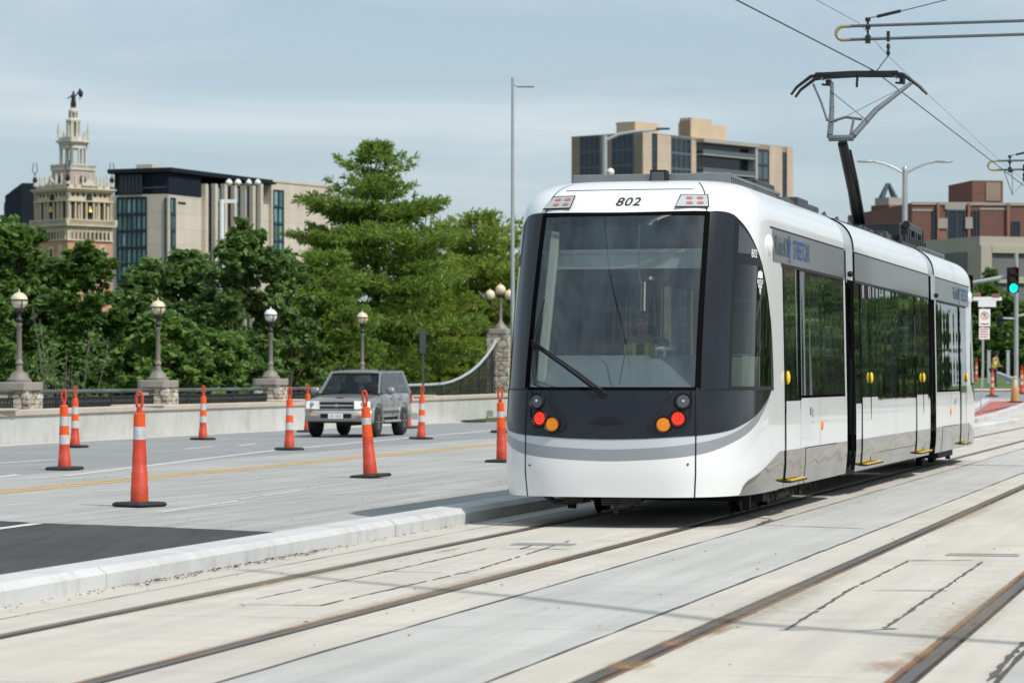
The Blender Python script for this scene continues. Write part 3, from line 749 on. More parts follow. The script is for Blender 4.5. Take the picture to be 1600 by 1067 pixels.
mb = MB(); sidegrid(mb, 2.98, 3.01, 1.25, 2.71, .001, 0, 1)
sidegrid(mb, 4.12, 7.8, 1.27, 1.30, -.003, 0, 1); P(mb, 'window_frame', M['void'], None)
def door(s0, s1, split=None, tall=True):
    for sg in (1, -1):
        f_ = lambda mb, a, b, c, d, e=0, m=0: mb.grid(lambda s, z: (sg*sw(z, e), s, z), (a, b), lin(c, d, 3), m)
        mb = MB(); f_(mb, s0, s1, .715, 1.245, .012); f_(mb, s0, s1, .40, .715, .012, 1)
        d_ = P(mb, 'door', [M['tw'], M['skirt']], 50)
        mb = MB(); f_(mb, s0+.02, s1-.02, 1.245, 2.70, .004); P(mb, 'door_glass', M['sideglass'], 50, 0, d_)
        mb = MB(); e = .004 if split else .012; f_(mb, s0-e, s0+e, .40, 2.70, .014); f_(mb, s1-.004, s1+.004, .40, 2.70, .014)
        if split: f_(mb, split-.024, split+.024, .40, 2.70, .018)
        P(mb, 'door_seal', M['void'], None, 0, d_)
        b = split or s0+.10
        mb = MB(); mb.ball((sg*(sw(1.5)+.02), b, 1.50), .055, 12, 0, (.5,.75,1.35)); P(mb, 'door_button', M['btny'], 180, 0, d_)
        mb = MB(); e0, e1 = (s0-.05, s1+.1); mb.box(*sorted((sg*(sw(.5)-.05), sg*(sw(.5)+.075))), e0, e1, .365, .385, 1); mb.box(*sorted((sg*(sw(.5)+.02), sg*(sw(.5)+.07))), e0+.05, e1-.05, .385, .398, 0)
        P(mb, 'door_step', [M['stepy'], M['tmatte']], None, 0, d_)
        if abs(s0-3.0) < .1:
            mb = MB(); f_(mb, s0-.01, s1+.07, .31, .40, .002); P(mb, 'skirt_panel', M['skirt'], 50)
door(3.0, 4.03)
mb = MB()
for sg in (1, -1):
    mb.ball((sg*1.325, 5.75, .95), .06, 10, 0, (.35,.8,1.1))
P(mb, 'side_marker', M['lensa'], 180)
mb = MB()
for sg in (1, -1):
    for s, z, a, b in ((4.86,1.12,.05,.09),(5.05,1.10,.10,.10),(5.05,1.0,.10,.012),(6.0,1.1,.012,.10),(6.18,1.1,.012,.10),(6.09,1.0,.1,.008)):
        mb.grid(lambda u, v: (sg*(1.325+.003), s+u*a/2, z+v*b/2), (-1,1), (-1,1), 0 if s < 4.9 else 1)
P(mb, 'access_flap', [M['ink'], M['plate']], None)
# blue and grey lettering on the fascia, both sides
mb = MB()
for sg in (1, -1):
    k = lambda s, sg=sg: (lambda x, y: (sg*(sw(2.9)+.012), s+x*sg, 2.905+y))
    
    put_text(mb, 'RideKC', .29, k(2.98 if sg > 0 else 4.55), 1, sx=1.08, bold=True); put_text(mb, 'STREETCAR', .29, k(4.35 if sg > 0 else 3.20), 0, sx=.74, bold=True)
    s = 3.46 if sg > 0 else 4.07
    for a0, a1, z0, z1 in ((-.05,.05,2.86,3.0),(-.07,.07,2.95,2.98),(-.025,.025,2.80,2.86),(-.05,.05,2.76,2.785),(-.02,.02,3.0,3.05)): mb.grid(lambda u, v: (sg*(sw(2.9)+.012), s+u, v), (a0*1.5, a1*1.5), (z0, z1), 0)
P(mb, 'route_lettering', [M['blue'], M['inkg']], None, fixn=False)
# camera pods beside the fascia
mb = MB()
for sg in (1, -1): mb.ball((sg*1.285, 2.12, 2.90), .085, 14, 0, (.55,1.5,1.3))
P(mb, 'camera_pod', M['tw'], 180)
# rooftop fairing of the end section
mb = MB(); mb.box(-.84, .84, 2.25, 5.6, 3.5, 3.67); mb.box(-.86, .86, 2.22, 2.25, 3.5, 3.675); P(mb, 'roof_fairing', M['roofgrey'], None, .012)
mb = MB()
for s in lin(2.35, 5.5, 24): 
    for sg in (1, -1): mb.box(*sorted((sg*.842, sg*.856)), s, s+.04, 3.53, 3.66)
for sg in (1,-1): mb.box(*sorted((sg*.842, sg*.86)), 2.3, 5.6, 3.63, 3.655)
P(mb, 'fairing_rib', M['roofgrey'], None)
mb = MB(); mb.box(.03, .20, 2.02, 2.2, 3.54, 3.70); mb.box(.045, .185, 2.015, 2.02, 3.56, 3.68, 1); P(mb, 'roof_camera', [M['tmatte'], M['lensk']], None, .008)
mb = MB(); mb.box(-.5, .55, 5.75, 7.1, 3.63, 3.84); mb.box(-.55, .62, 5.7, 7.15, 3.60, 3.66); mb.box(-.5, .5, 5.9, 7.0, 3.5, 3.60); P(mb, 'cooling_unit', M['roofdark'], None, .015)
mb = MB(); mb.box(.55, .95, 6.4, 7.2, 3.40, 3.66); mb.box(.55, .92, 7.4, 7.85, 3.40, 3.62); P(mb, 'cable_box', M['roofdark'], None, .02)
mb = MB()
for k in range(3): mb.tube([(.45+.07*k, 7.1, 3.70-.03*k), (.47+.07*k, 7.25, 3.76-.03*k), (.50+.07*k, 7.4, 3.70-.03*k), (.52+.07*k, 7.45, 3.55)], .016, 6)
mb.tube([(.9,5.2,3.55),(.88,5.9,3.60),(.9,6.4,3.56)], .03, 6); P(mb, 'roof_cable', M['roofdark'], 60)
# cab and saloon inside
mb = MB(); mb.box(-1.1, 1.1, 1.2, 7.9, .82, .88); mb.box(-1.0, 1.0, 1.35, 2.6, 3.05, 3.08); mb.box(-1.2, 1.2, 2.6, 7.9, 3.05, 3.1); P(mb, 'saloon_floor', M['innerd'], None)
mb = MB()
mb.grid(lambda l, t: (l, .55-.30*(abs(l)/.85)**0+.45*(l/.95)**2*.0+t*.75, 1.40+.33*math.sin(t*math.pi/2)), lin(-.85, .85, 8), lin(0, 1, 6))
mb.box(-.80, .80, .45, 1.3, .9, 1.38); mb.box(-.7, .55, 1.15, 1.35, 1.38, 1.72); P(mb, 'dashboard', M['dash'], 40)
mb = MB(); mb.box(-.16, .22, .60, .68, 1.42, 1.56); P(mb, 'route_display', M['cream'], None, .01)
mb = MB()
for k in range(12): mb.box(-.10+k*.024, -.088+k*.024, .590, .60, 1.535, 1.552)
mb2 = P(mb, 'display_leds', M['lensr'], None)
mb = MB(); mb.box(-.88, .88, 1.02, 1.08, 2.62, 2.78); mb.box(-.9, .9, 1.0, 1.1, 2.78, 2.82); P(mb, 'roller_shade', M['shade'], None)
mb = MB(); mb.box(-.72, .72, 1.05, 1.2, 2.86, 3.07); P(mb, 'destination_sign', M['innerd'], None, .01)
mb = MB(); mb.box(-1.2, -.62, 2.75, 2.79, .88, 3.05, 0); mb.box(-.62, 1.2, 2.8, 2.83, .88, 1.6, 1); mb.box(-.62, 1.2, 2.8, 2.83, 2.6, 3.05, 1); mb.box(.35, .42, 2.78, 2.84, 1.6, 2.6, 1); mb.box(-.62,-.56,2.78,2.84,1.6,2.6,1); P(mb, 'cab_bulkhead', [M['inner'], M['innerd']], None)
mb = MB(); mb.bar(Vector(NP(-.262, 1.42, 0))+Vector((.03,.16,0)), Vector(NP(-.262, 3.0, 0))+Vector((.03,.16,0)), .09, .07); P(mb, 'cab_post', M['cream'], None, .01)
mb = MB(); mb.box(-.32, .22, 2.05, 2.2, 1.15, 1.92); mb.box(-.32, .22, 1.55, 2.2, 1.05, 1.18); mb.box(-.2, .1, 2.06, 2.18, 1.92, 2.05); P(mb, 'driver_seat', M['innerd'], 50, .05)
mb = MB(); mb.box(.75, 1.20, 1.0, 2.1, 1.38, 1.72); mb.box(1.02, 1.05, .99, 2.1, 1.39, 1.725, 1); mb.box(.74,1.205,.99,1.5,1.72,1.74,2); P(mb, 'side_console', [M['cream'], M['inner'], M['inner']], None, .015)
mb = MB(); mb.lathe([(.10,0),(.11,.02),(.05,.04)], (.42,.85,1.78), 16); mb.tube([(.42,.85,1.42),(.42,.85,1.78)], .015, 6); P(mb, 'cab_dome', M['tw'], 60)
mb = MB()
for s in (4.6, 5.5, 6.4, 7.3):
    for l in (-.85, .75): mb = MB(); mb.box(l-.22, l+.22, s, s+.08, 1.15, 1.85); mb.box(l-.22, l+.22, s-.42, s+.05, 1.08, 1.2); P(mb, 'passenger_seat', M['innerd'], None, .03)
# bellows joint
def bellows(s0, s1):
    mb = MB(); n = int((s1-s0)/.06)
    for i in range(n):
        a = s0+(s1-s0)*i/n; b = s0+(s1-s0)*(i+.75)/n
        for sg in (1, -1): mb.grid(lambda s, z: (sg*(WT(min(z,3.09))-.10+(.035 if s == a else -.0)), s, z), (a, b), lin(.36, 2.74, 2)); 
    o = P(mb, 'bellows', M['bellows'], None)
    mb = MB()
    for sg in (1, -1):
        mb.grid(lambda s, z: (sg*(WT(z)-.02), s, z), (s0, s0+.12), lin(.36, 2.74, 2)); mb.grid(lambda s, z: (sg*(WT(z)-.01), s, z), (s1-.28, s1), lin(.34, 2.74, 2))
    P(mb, 'joint_frame', M['void'], None)
    mb = MB(); sidegrid(mb, s0-.02, s0+.62, 2.72, 3.11, .016, 0, 2); sidegrid(mb, s0-.02, s0+.03, 2.68, 3.11, .02, 0, 2); P(mb, 'joint_plate', M['plate'], 50)
    mb = MB(); zz = lin(3.1, 3.4, 6)+zt[1:-2]
    for sg in (1, -1): mb.grid(lambda s, z: (sg*(WT(z)-.02), s, z-.012), (s0-.06, s1+.1), zz)
    P(mb, 'joint_roof', M['plate'], 50)
    mb = MB(); mb.box(-.7, .86, s0+.1, s1-.1, 3.45, 3.66)
    P(mb, 'joint_roof_box', M['roofdark'], None, .02)
    mb = MB()
    for sg in (1, -1): mb.ball((sg*1.34, s0+.15, 2.79), .04, 8)
    P(mb, 'joint_pin', M['tmatte'], 180)
bellows(7.95, 8.8)
# bogie under the end section
mb = MB(); mb.box(-1.08, 1.08, 3.0, 5.4, .16, .42); mb.box(-1.0, 1.0, .7, 7.8, .34, .5); mb.box(-.5,-.3,.25,.6,.24,.36); mb.box(-.1,.25,.2,.5,.22,.36); mb.tube([(-.75,.35,.34),(-.6,.3,.25),(-.4,.3,.25),(-.3,.35,.34)], .03, 6); mb.tube([(.05,.2,.34),(.05,.2,.14)], .022, 6)
for k in range(16):
    a = random.uniform(3.0, 6.6); mb.tube([(1.10,a,.34),(1.12,a+.1,.22+random.uniform(-.05,.05)),(1.10,a+.25,.34)], .018, 5)
for a in (3.3, 3.9, 4.9, 5.6): mb.box(.95, 1.08, a, a+.18, .14, .34)
P(mb, 'bogie_frame', M['bogie'], None)
for s in (3.3, 5.1):
    for l in (-.75, .75):
        mb = MB(); mb.lathe([(.30,-.06),(.30,-.05),(.27,-.04),(.27,.05),(.1,.06)], (l, s, .302), 24, 0, 'x'); P(mb, 'wheel', M['bogie'], 50)
mb = MB(); mb.box(.92, 1.0, 2.6, 2.68, .08, .34); mb.box(-1.0, -.92, 2.6, 2.68, .08, .34); P(mb, 'sand_pipe', M['bogie'], None)
mb = MB(); mb.box(-1.1, 1.1, 1.5, 7.9, .325, .36); mb.box(-.9, .9, .5, 1.5, .325, .36); P(mb, 'underfloor', M['bogie'], None)

front_only = {'route_display','display_leds','driver_seat','hanging_cable','roof_camera'}
def mirror_end():
    rear = Matrix.Translation((0, LT, 0)) @ Matrix.Rotation(math.pi, 4, 'Z')
    for o in list(endparts):
        if o.name.split('.')[0] in front_only: continue
        c = o.copy(); COL.objects.link(c); c.parent = tram; c.location = (0, LT, 0); c.rotation_euler = (0, 0, math.pi)
        for k in kids(o):
            d = k.copy(); COL.objects.link(d); d.parent = c
mirror_end()
# middle section
A, B = 8.8, 17.55 - .1
mb = MB(); roofgrid(mb, A+.05, B); P(mb, 'roof_shell', M['tw'], 50)
D1, D2 = (9.35, 10.92), (15.55, 17.05)
mb = MB(); sidegrid(mb, A, D1[0]-.02, .715, 1.17); sidegrid(mb, D1[1]+.02, D2[0]-.02, .715, 1.20); sidegrid(mb, D2[1]+.02, B, .715, 1.17); sidegrid(mb, A, B, 3.08, 3.1, 0, 0, 1); P(mb, 'side_panel', M['tw'], 50)
for a_, b_, z_ in ((A,D1[0]-.02,.715),(D1[0]-.02,D1[1]+.02,.40),(D1[1]+.02,D2[0]-.02,.715),(D2[0]-.02,D2[1]+.02,.40),(D2[1]+.02,B,.715)): mb = MB(); sidegrid(mb, a_, b_, .31, z_); P(mb, 'skirt_panel', M['skirt'], 50)
mb = MB(); sidegrid(mb, A+.05, B, 2.735, 3.08, .006, 0, 3); P(mb, 'fascia_panel', M['fascia'], 50)
mb = MB(); sidegrid(mb, A, B, 3.082, 3.10, .004, 0, 1); sidegrid(mb, A, B, 2.70, 2.735, .008, 0, 1); sidegrid(mb, 13.0, 13.012, .72, 1.2, .002, 0, 1); sidegrid(mb, 10.95, 15.5, .50, .505, .003, 0, 1); sidegrid(mb, 10.2, 10.202, 3.12, 3.4, .003, 0, 2); P(mb, 'side_panel_gap', M['tmatte'], None)
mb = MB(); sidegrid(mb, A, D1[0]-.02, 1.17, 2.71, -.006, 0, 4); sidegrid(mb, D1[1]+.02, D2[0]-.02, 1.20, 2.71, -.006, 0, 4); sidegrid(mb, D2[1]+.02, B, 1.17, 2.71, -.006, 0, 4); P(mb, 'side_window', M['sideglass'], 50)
mb = MB()
for s in (8.85, 9.23, 11.0, 12.5, 13.9, 15.42, 17.08): mb = MB(); sidegrid(mb, s, s+.1, 1.21, 2.71, -.03, 0, 2); P(mb, 'window_pillar', M['void'], None)
for s in (9.33, 10.92, 15.53, 17.05): mb = MB(); sidegrid(mb, s, s+.03, 1.2, 2.71, .001, 0, 1); P(mb, 'window_frame', M['void'], None)
door(D1[0], D1[1], 10.19); door(D2[0], D2[1], 16.4)
mb = MB(); mb.box(-1.15, 1.15, A, B, .33, .37); mb.box(-1.2, 1.2, A, B, 3.05, 3.1); P(mb, 'saloon_floor', M['innerd'], None)
mb = MB(); mb.box(-1.1, 1.1, A+.2, B-.2, .24, .34); P(mb, 'underfloor', M['bogie'], None)
mb = MB()
for s in (11.6, 12.5, 13.4, 14.3):
    for l in (-.85, .75): mb = MB(); mb.box(l-.22, l+.22, s, s+.08, .8, 1.75); mb.box(l-.22, l+.22, s-.42, s+.05, .72, .84); P(mb, 'passenger_seat', M['innerd'], None, .03)
rr = random.Random(3); mb = MB()
mb.box(-.75, .80, 11.2, 16.6, 3.48, 3.62)
for k in range(26):
    s = rr.uniform(10, 16.8); l = rr.uniform(-.4, .78); h_ = rr.uniform(.04, .13); mb.box(l-.08, l+.08, s, s+rr.uniform(.15,.5), 3.5, 3.58+h_)
for k in range(6): mb.tube([(.75, 9.2+k*1.2, 3.52), (.8, 9.6+k*1.2, 3.64), (.76, 10.2+k*1.2, 3.54)], .02, 6)
P(mb, 'roof_equipment', M['roofdark'], None, .008)
# pantograph
PS = 19.6
mb = MB()
mb.box(-.55, .75, 18.6, 22.6, 3.60, 3.68); mb.box(-.5, .7, 18.7, 18.85, 3.68, 3.95); mb.box(-.5, .7, 22.2, 22.4, 3.68, 3.85)
for l in (-.45, .65): mb.box(l-.05, l+.05, 18.7, 22.4, 3.68, 3.78)
for k in range(10):
    s = 19.2+k*.32; mb.box(.1, .74, s, s+.15, 3.68, 3.80+.1*(k % 3)); 
mb.tube([(.70,19.6,3.98),(.70,21.4,3.94)], .07, 8); mb.tube([(.5,20.2,4.02),(.62,21.0,4.05),(.55,21.9,3.84)], .03, 6)
pb = P(mb, 'pantograph', M['pantod'], None, .01)
H = (0, 19.55, 6.40)
mb = MB(); mb.tube([(0,19.5,3.72),(0,18.5,4.45),(-.06,17.6,5.16)], [.115,.10,.08], 10); mb.tube([(.1,19.3,3.75),(.09,18.2,4.6),(.06,17.6,5.05)], .02, 6)
P(mb, 'lower_arm', M['pantod'], 50, 0, pb)
mb = MB(); mb.tube([(-.27,17.55,5.24),(.12,17.55,5.24)], .05, 8)
mb.tube([(-.26,17.6,5.27),(-.33,18.3,5.70),(-.48,19.4,6.28)], [.05,.042,.03], 8); mb.tube([(.10,17.6,5.27),(.36,18.4,5.74),(.84,19.4,6.28)], [.05,.045,.03], 8)
mb.tube([(-.29,17.9,5.53),(-.06,17.95,5.60),(.20,17.95,5.56)], .025, 6); mb.tube([(.06,17.6,5.27),(.07,17.95,5.58)], .022, 6)
mb.tube([(-.36,18.0,5.56),(-.57,18.8,5.92),(-.80,19.5,6.28)], .02, 6); mb.tube([(-.32,17.8,5.46),(.66,19.0,6.12)], .008, 4); mb.tube([(.32,17.9,5.50),(-.45,19.0,6.12)], .008, 4)
P(mb, 'upper_arm', M['panto'], 50, 0, pb)
mb = MB()
for ds in (-.22, .22):
    pth = [(l-.12, H[1]+ds, z-.18) for l, z in ((-1.02,6.28),(-.93,6.40),(-.70,6.57),(-.5,6.60),(0,6.615),(.6,6.60),(.80,6.57),(1.03,6.40),(1.14,6.28))]
    mb.tube(pth, [.02,.025,.03,.035,.035,.035,.03,.025,.02], 8)
    mb.box(-.74, .60, H[1]+ds-.04, H[1]+ds+.04, 6.405, 6.452)
for l in (-.67, .53):
    mb.tube([(l,H[1]-.22,6.38),(l,H[1]+.22,6.38)], .02, 6); mb.lathe([(.05,0),(.05,.1)], (l+.12,H[1]-.05,6.25), 8); mb.tube([(l,H[1],6.28),(l+.15,H[1],6.26)], .02, 6)
mb.tube([(-.06,H[1]-.2,6.38),(-.07,H[1]-.2,6.20)], .022, 6)
P(mb, 'collector_head', M['pantod'], 50, 0, pb)

# driver -------------------------------------------------------------------
def skin_person(name, label, loc, rz, J, E_, rad, mats, group=None, sub=2):
    t = thing(name, label, 'person', loc, rz, group)
    def skinned(nm, keys, m, grow=0):
        ks = [k for k in J if k in keys]; ix = {k: i for i, k in enumerate(ks)}
        me = bpy.data.meshes.new(nm); me.from_pydata([J[k] for k in ks], [(ix[a], ix[b]) for a, b in E_ if a in ix and b in ix], [])
        o = bpy.data.objects.new(nm, me); COL.objects.link(o); o.parent = t; me.materials.append(m)
        md = o.modifiers.new('skin', 'SKIN'); md.use_smooth_shade = True
        lay = me.skin_vertices[0].data if me.skin_vertices else None
        if lay is None:
            bm = bmesh.new(); bm.from_mesh(me); bm.verts.layers.skin.verify(); bm.to_mesh(me); bm.free(); lay = me.skin_vertices[0].data
        for k in ks:
            r_ = rad[k]; r_ = r_ if isinstance(r_, tuple) else (r_, r_); lay[ix[k]].radius = (r_[0]+grow, r_[1]+grow); lay[ix[k]].use_root = (k == ks[0])
        sb = o.modifiers.new('sub', 'SUBSURF'); sb.levels = sub; sb.render_levels = sub
        return o
    return t, skinned
def seated_figure(label, loc, rz, vest, hat=None):
    J = dict(pelvis=(0,0,.12), waist=(0,-.02,.30), chest=(0,-.02,.48), neckb=(0,-.02,.60), neck=(0,-.04,.68), jaw=(0,-.07,.74), face=(0,-.065,.80), crown=(0,-.045,.87),
        sl=(-.19,-.02,.57), el=(-.25,-.14,.34), hl=(-.17,-.38,.36), fl=(-.14,-.47,.37), sr=(.19,-.02,.57), er=(.25,-.14,.34), hr=(.17,-.38,.36), fr=(.14,-.47,.37),
        tl=(-.10,-.18,.13), kl=(-.13,-.46,.13), al=(-.13,-.50,-.28), bl=(-.13,-.64,-.32), tr=(.10,-.18,.13), kr=(.13,-.46,.13), ar=(.13,-.50,-.28), br=(.13,-.64,-.32))
    E_ = [('pelvis','waist'),('waist','chest'),('chest','neckb'),('neckb','neck'),('neck','jaw'),('jaw','face'),('face','crown'),('neckb','sl'),('sl','el'),('el','hl'),('hl','fl'),('neckb','sr'),('sr','er'),('er','hr'),('hr','fr'),
        ('pelvis','tl'),('tl','kl'),('kl','al'),('al','bl'),('pelvis','tr'),('tr','kr'),('kr','ar'),('ar','br')]
    rad = dict(pelvis=(.16,.12), waist=(.15,.11), chest=(.17,.12), neckb=(.12,.08), neck=.055, jaw=(.06,.07), face=(.075,.095), crown=(.06,.075), sl=.075, el=.045, hl=.035, fl=.035, sr=.075, er=.045, hr=.035, fr=.035, tl=.085, kl=.06, al=.045, bl=.04, tr=.085, kr=.06, ar=.045, br=.04)
    t, sk = skin_person('person', label, loc, rz, J, E_, rad, None)
    sk('body', set(J), M['skin']); sk('shirt', {'waist','chest','neckb','sl','el','sr','er','pelvis'}, M['navy'], .012)
    sk('trousers', {'pelvis','tl','kl','al','tr','kr','ar'}, M['navy'], .012)
    mb = MB(); mb.ball((0,-.03,.845), .098, 12, 0, (.85,1.05,.8)); mb.build('hair', M['hair'], t, 180)
    mb = MB(); mb.ball((0,-.158,.785), .02, 8, 0, (.7,1,1.2)); mb.ball((.028,-.145,.81), .011, 8, 1); mb.ball((-.028,-.145,.81), .011, 8, 1); mb.bar((-.025,-.142,.75), (.025,-.142,.75), .008, .008, 2); mb.build('facial_features', [M['skin'], M['ink'], M['redor']], t, 180)
    if vest:
        mb = MB()
        for sg in (-1, 1):
            # front panel and shoulder strap of the vest with orange and silver tape
            mb.grid(lambda u, v: (sg*(.045+u*.135), -.165+.035*u*u+ (.16*(v-.8)/.2 if v > .8 else 0), .18+.47*v), lin(0,1,5), lin(0,1,12), 0)
            mb.grid(lambda u, v: (sg*(.045+u*.135), .10-.03*u*u- (.10*(v-.8)/.2 if v > .8 else 0), .18+.47*v), lin(0,1,5), lin(0,1,8), 0)
            for a, b, m in ((.35,.48,1),(.48,.62,2),(.62,.72,1)):
                mb.grid(lambda u, v: (sg*(.045+u*.135), -.171+.035*u*u+(.16*(v-.8)/.2 if v > .8 else 0), .18+.47*v), (a, b), lin(0,1,12), m)
            mb.grid(lambda u, v: (sg*(.045+u*.135), -.172+.035*u*u, v), lin(0,1,4), (.26,.31), 2)
        mb.build('vest', [M['hivis'], M['hiorange'], M['silvertape']], t, 60)
    return t
# ---- driver in the cab
dp = W(-.02, 1.92, 1.285)
seated_figure('driver in dark shirt and lime hi vis vest seated behind the streetcar windscreen', dp, -TH, True)

# ================================================================== CONES
def cone_proto(name, kind, label):
    t = thing(name, label, 'traffic cone', (0,0,0), 0, 'orange channelizer cones on the road')
    mb = MB(); mb.lathe([(.30,0),(.325,.012),(.325,.035),(.29,.055),(.13,.06)], (0,0,0), 4, 0)
    mb.build('base', M['rubber'], t, 30, .012).rotation_euler = (0, 0, .785)
    cols = {'two': [1,1,1,2,0,2,0], 'one': [1,1,1,1,2,0,0], 'long': [1,1,1,0,2,0,0]}[kind]
    # colour index: 0 orange, 1 red orange, 2 white
    seg = {'two': [(.108,.06,1),(.104,.17,1),(.096,.18,1),(.092,.30,1),(.086,.31,1),(.083,.42,2),(.082,.57,0),(.076,.72,2),(.071,.87,0),(.066,1.04,0),(.05,1.055,0)],
           'one': [(.106,.06,1),(.104,.23,1),(.098,.24,1),(.096,.40,1),(.088,.41,1),(.084,.60,1),(.080,.62,1),(.076,.78,2),(.072,.93,0),(.068,1.08,0),(.05,1.09,0)],
           'long': [(.106,.06,1),(.102,.22,1),(.096,.23,1),(.092,.40,1),(.085,.41,1),(.080,.62,0),(.074,.80,2),(.070,.90,0),(.064,1.05,0),(.05,1.06,0)]}[kind]
    prof = [(r, z) for r, z, _ in seg]; mats = [m for _, _, m in seg][:-1]
    mb = MB(); mb.lathe(prof, (0,0,0), 18, 0, 'z', mats); mb.build('cone_body', [M['orange'], M['redor'], M['reflect']], t, 40)
    zt_ = prof[-1][1]
    mb = MB(); mb.tube([(0,0,zt_-.02),(0,0,zt_+.05)], .035, 10)
    pth = [(.036*math.cos(a), 0, zt_+.15+.095*math.sin(a)) for a in lin(-math.pi/2, math.pi*1.5, 20)]
    mb.tube(pth, .018, 8); mb.build('handle', M['redor'], t, 60)
    return t
two = cone_proto('traffic_cone', 'two', ''); one = cone_proto('traffic_cone', 'one', ''); lng = cone_proto('traffic_cone', 'long', '')
used = set()
def cone(px, py, src, label, rz=.2, tilt=(0,0), dz=0, sc=1.0, pos=None):
    c = src if src.name not in used else copy_tree(src); used.add(src.name)
    p = pos or ground(px, py, dz); c.location = p; rt = random.Random(int(px*7+py)); c.rotation_euler = (tilt[0]+rt.uniform(-.025,.025), tilt[1]+rt.uniform(-.03,.03), rz); c.scale = (sc,)*3; c['label'] = label; return c
cone(218, 791, one, 'nearest orange cone, with a single white band, on the concrete near the dark asphalt', .12, (.0,.02))
cone(101, 734, two, 'orange cone with two white bands, left one of the front pair at the far left', .3)
cone(117, 699, two, 'smaller orange cone with two bands half hidden behind the front left cone', .5)
cone(317, 687, two, 'slim two banded cone standing alone between the second and third lamps by the wall', .1)
cone(452, 703, two, 'two banded orange cone just left of the grey car front', .25, (0,.01))
cone(579, 746, lng, 'tall leaning orange cone with one white band in front of the grey car', .0, (0,-.06))
cone(658, 686, two, 'two banded orange cone just right of the grey car rear', .35)
cone(481, 675, two, 'orange cone seen behind the left headlight of the grey car', .1)
cone(637, 669, lng, 'red orange cone peeking out behind the rear wheel of the grey car', .2)
cone(785, 722, lng, 'red orange cone half hidden behind the left edge of the streetcar', .1, (0,-.02))
for px, py, lab in ((1550,620,'two banded cone in front of the far worker in lime'),(1596,616,'orange cone at the far right edge of the street beyond the streetcar'),(1525,597,'small distant orange cone on the grass strip beside the streetcar tail')):
    x, y = gpr(px, py); cone(0, 0, two, lab, .3, pos=Vector((x, y, rampz(y)+.02)))
# tan barrel marker on the brick island
x, y = gpr(1586, 629)
t = thing('channel_post', 'tan channelizer with pale top standing on the red brick island', 'traffic cone', (x, y, rampz(y)+.015), .2)
mb = MB(); mb.lathe([(.32,0),(.33,.03),(.15,.06)], (0,0,0), 8); mb.build('base', M['rubber'], t, 40)
mb = MB(); mb.lathe([(.19,.05),(.17,.3),(.155,.6),(.12,.66)], (0,0,0), 14); mb.build('cone_body', mat('faded tan plastic', (.52,.30,.12), .6, var=.1), t, 50)
mb = MB(); mb.lathe([(.115,.66),(.11,.85),(.08,.9),(.075,1.0),(.10,1.04),(.06,1.08)], (0,0,0), 14); mb.build('post_top', mat('faded cream plastic', (.55,.47,.36), .6, var=.1), t, 50)
# loose rubber bases on the far lane
for px, py, lab in ((740,659.5,'loose black rubber cone base lying on the lane by the wall'),(790,676,'loose black rubber base lying beside the streetcar left edge')):
    mb = MB(); mb.lathe([(.42,0),(.45,.015),(.45,.05),(.40,.07),(.14,.08)], (0,0,0), 4); o = tag(mb.build('rubber_base', M['rubber'], None, 30, .012), lab, 'cone base', 'loose cone bases'); o.location = ground(px, py); o.rotation_euler[2] = .5

# ================================================================== PARAPET, PIERS, LAMPS, RAILINGS
wp = [(-26,-.0,.74)] and [(-31.0,-8.0),(-20.0,36.0)]
wallp = [ground(-420, 722), ground(-160, 706), ground(0, 695), ground(230, 682.2), ground(460, 670.3), ground(640, 662.3), ground(790, 655.5)]
a, b = wallp[-2], wallp[-1]; wallp += [b+(b-a)*1.0, b+(b-a)*2.2, b+(b-a)*3.6]
hts = [.74,.75,.765,.79,.81,.87,.93,.97,1.0,1.0]
def offs(p, dd): # sideways (away from the road)
    return Vector((p.x - .965*dd, p.y + .262*dd, p.z))
def wallmesh(mb, d0, d1, z0, zfn, m=0):
    n = len(wallp)
    vs = []
    for i, p in enumerate(wallp):
        a = offs(p, d0); b = offs(p, d1); vs += [(a.x,a.y,z0(i)), (b.x,b.y,z0(i)), (b.x,b.y,zfn(i)), (a.x,a.y,zfn(i))]
    fs = [(0,1,2,3), ((n-1)*4+3, (n-1)*4+2, (n-1)*4+1, (n-1)*4)]
    for i in range(n-1):
        for k in range(4): fs.append((i*4+k, i*4+(k+1) % 4, i*4+4+(k+1) % 4, i*4+4+k))
    mb.add(vs, fs, m)
t = thing('parapet_wall', 'long low pale concrete wall with a tan coping along the left of the road', 'wall')
mb = MB(); wallmesh(mb, 0, .35, lambda i: -.3, lambda i: hts[i]-.14); mb.build('wall_face', M['wall'], t)
mb = MB(); wallmesh(mb, -.05, .42, lambda i: hts[i]-.138, lambda i: hts[i]); mb.build('coping', M['coping'], t, None, .02)
mb = MB()
for f_ in (.155,.33,.5,.69,.9):
    i = int(f_*6); tt = f_*6-i; p = wallp[i+1].lerp(wallp[min(i+2, len(wallp)-1)], tt); q = offs(p, .18); h_ = hts[i+1]
    mb.cbox((q.x, q.y, h_+.03), .5, 2.4, .055, -.27)
mb.build('coping_step', M['coping'], t, None, .02)
mb = MB(); wallmesh(mb, -.5, -.02, lambda i: -.1, lambda i: .006); struct(mb.build('gutter', M['wall']))
mb = MB(); wallmesh(mb, .4, 6.0, lambda i: -.5, lambda i: .16); struct(mb.build('sidewalk', M['road_conc']))
mb = MB()
for px, py in ((323,668),(646,650),(764,646)):
    Y_ = ground(px, 690).y*0 + (89 if px < 400 else 97 if px < 700 else 105.5); p = at(px, py, Y_); mb.cbox((p.x+.0, p.y-.02, p.z), .26, .12, .22, -.3)
mb.build('scupper_box', M['galv'], t)
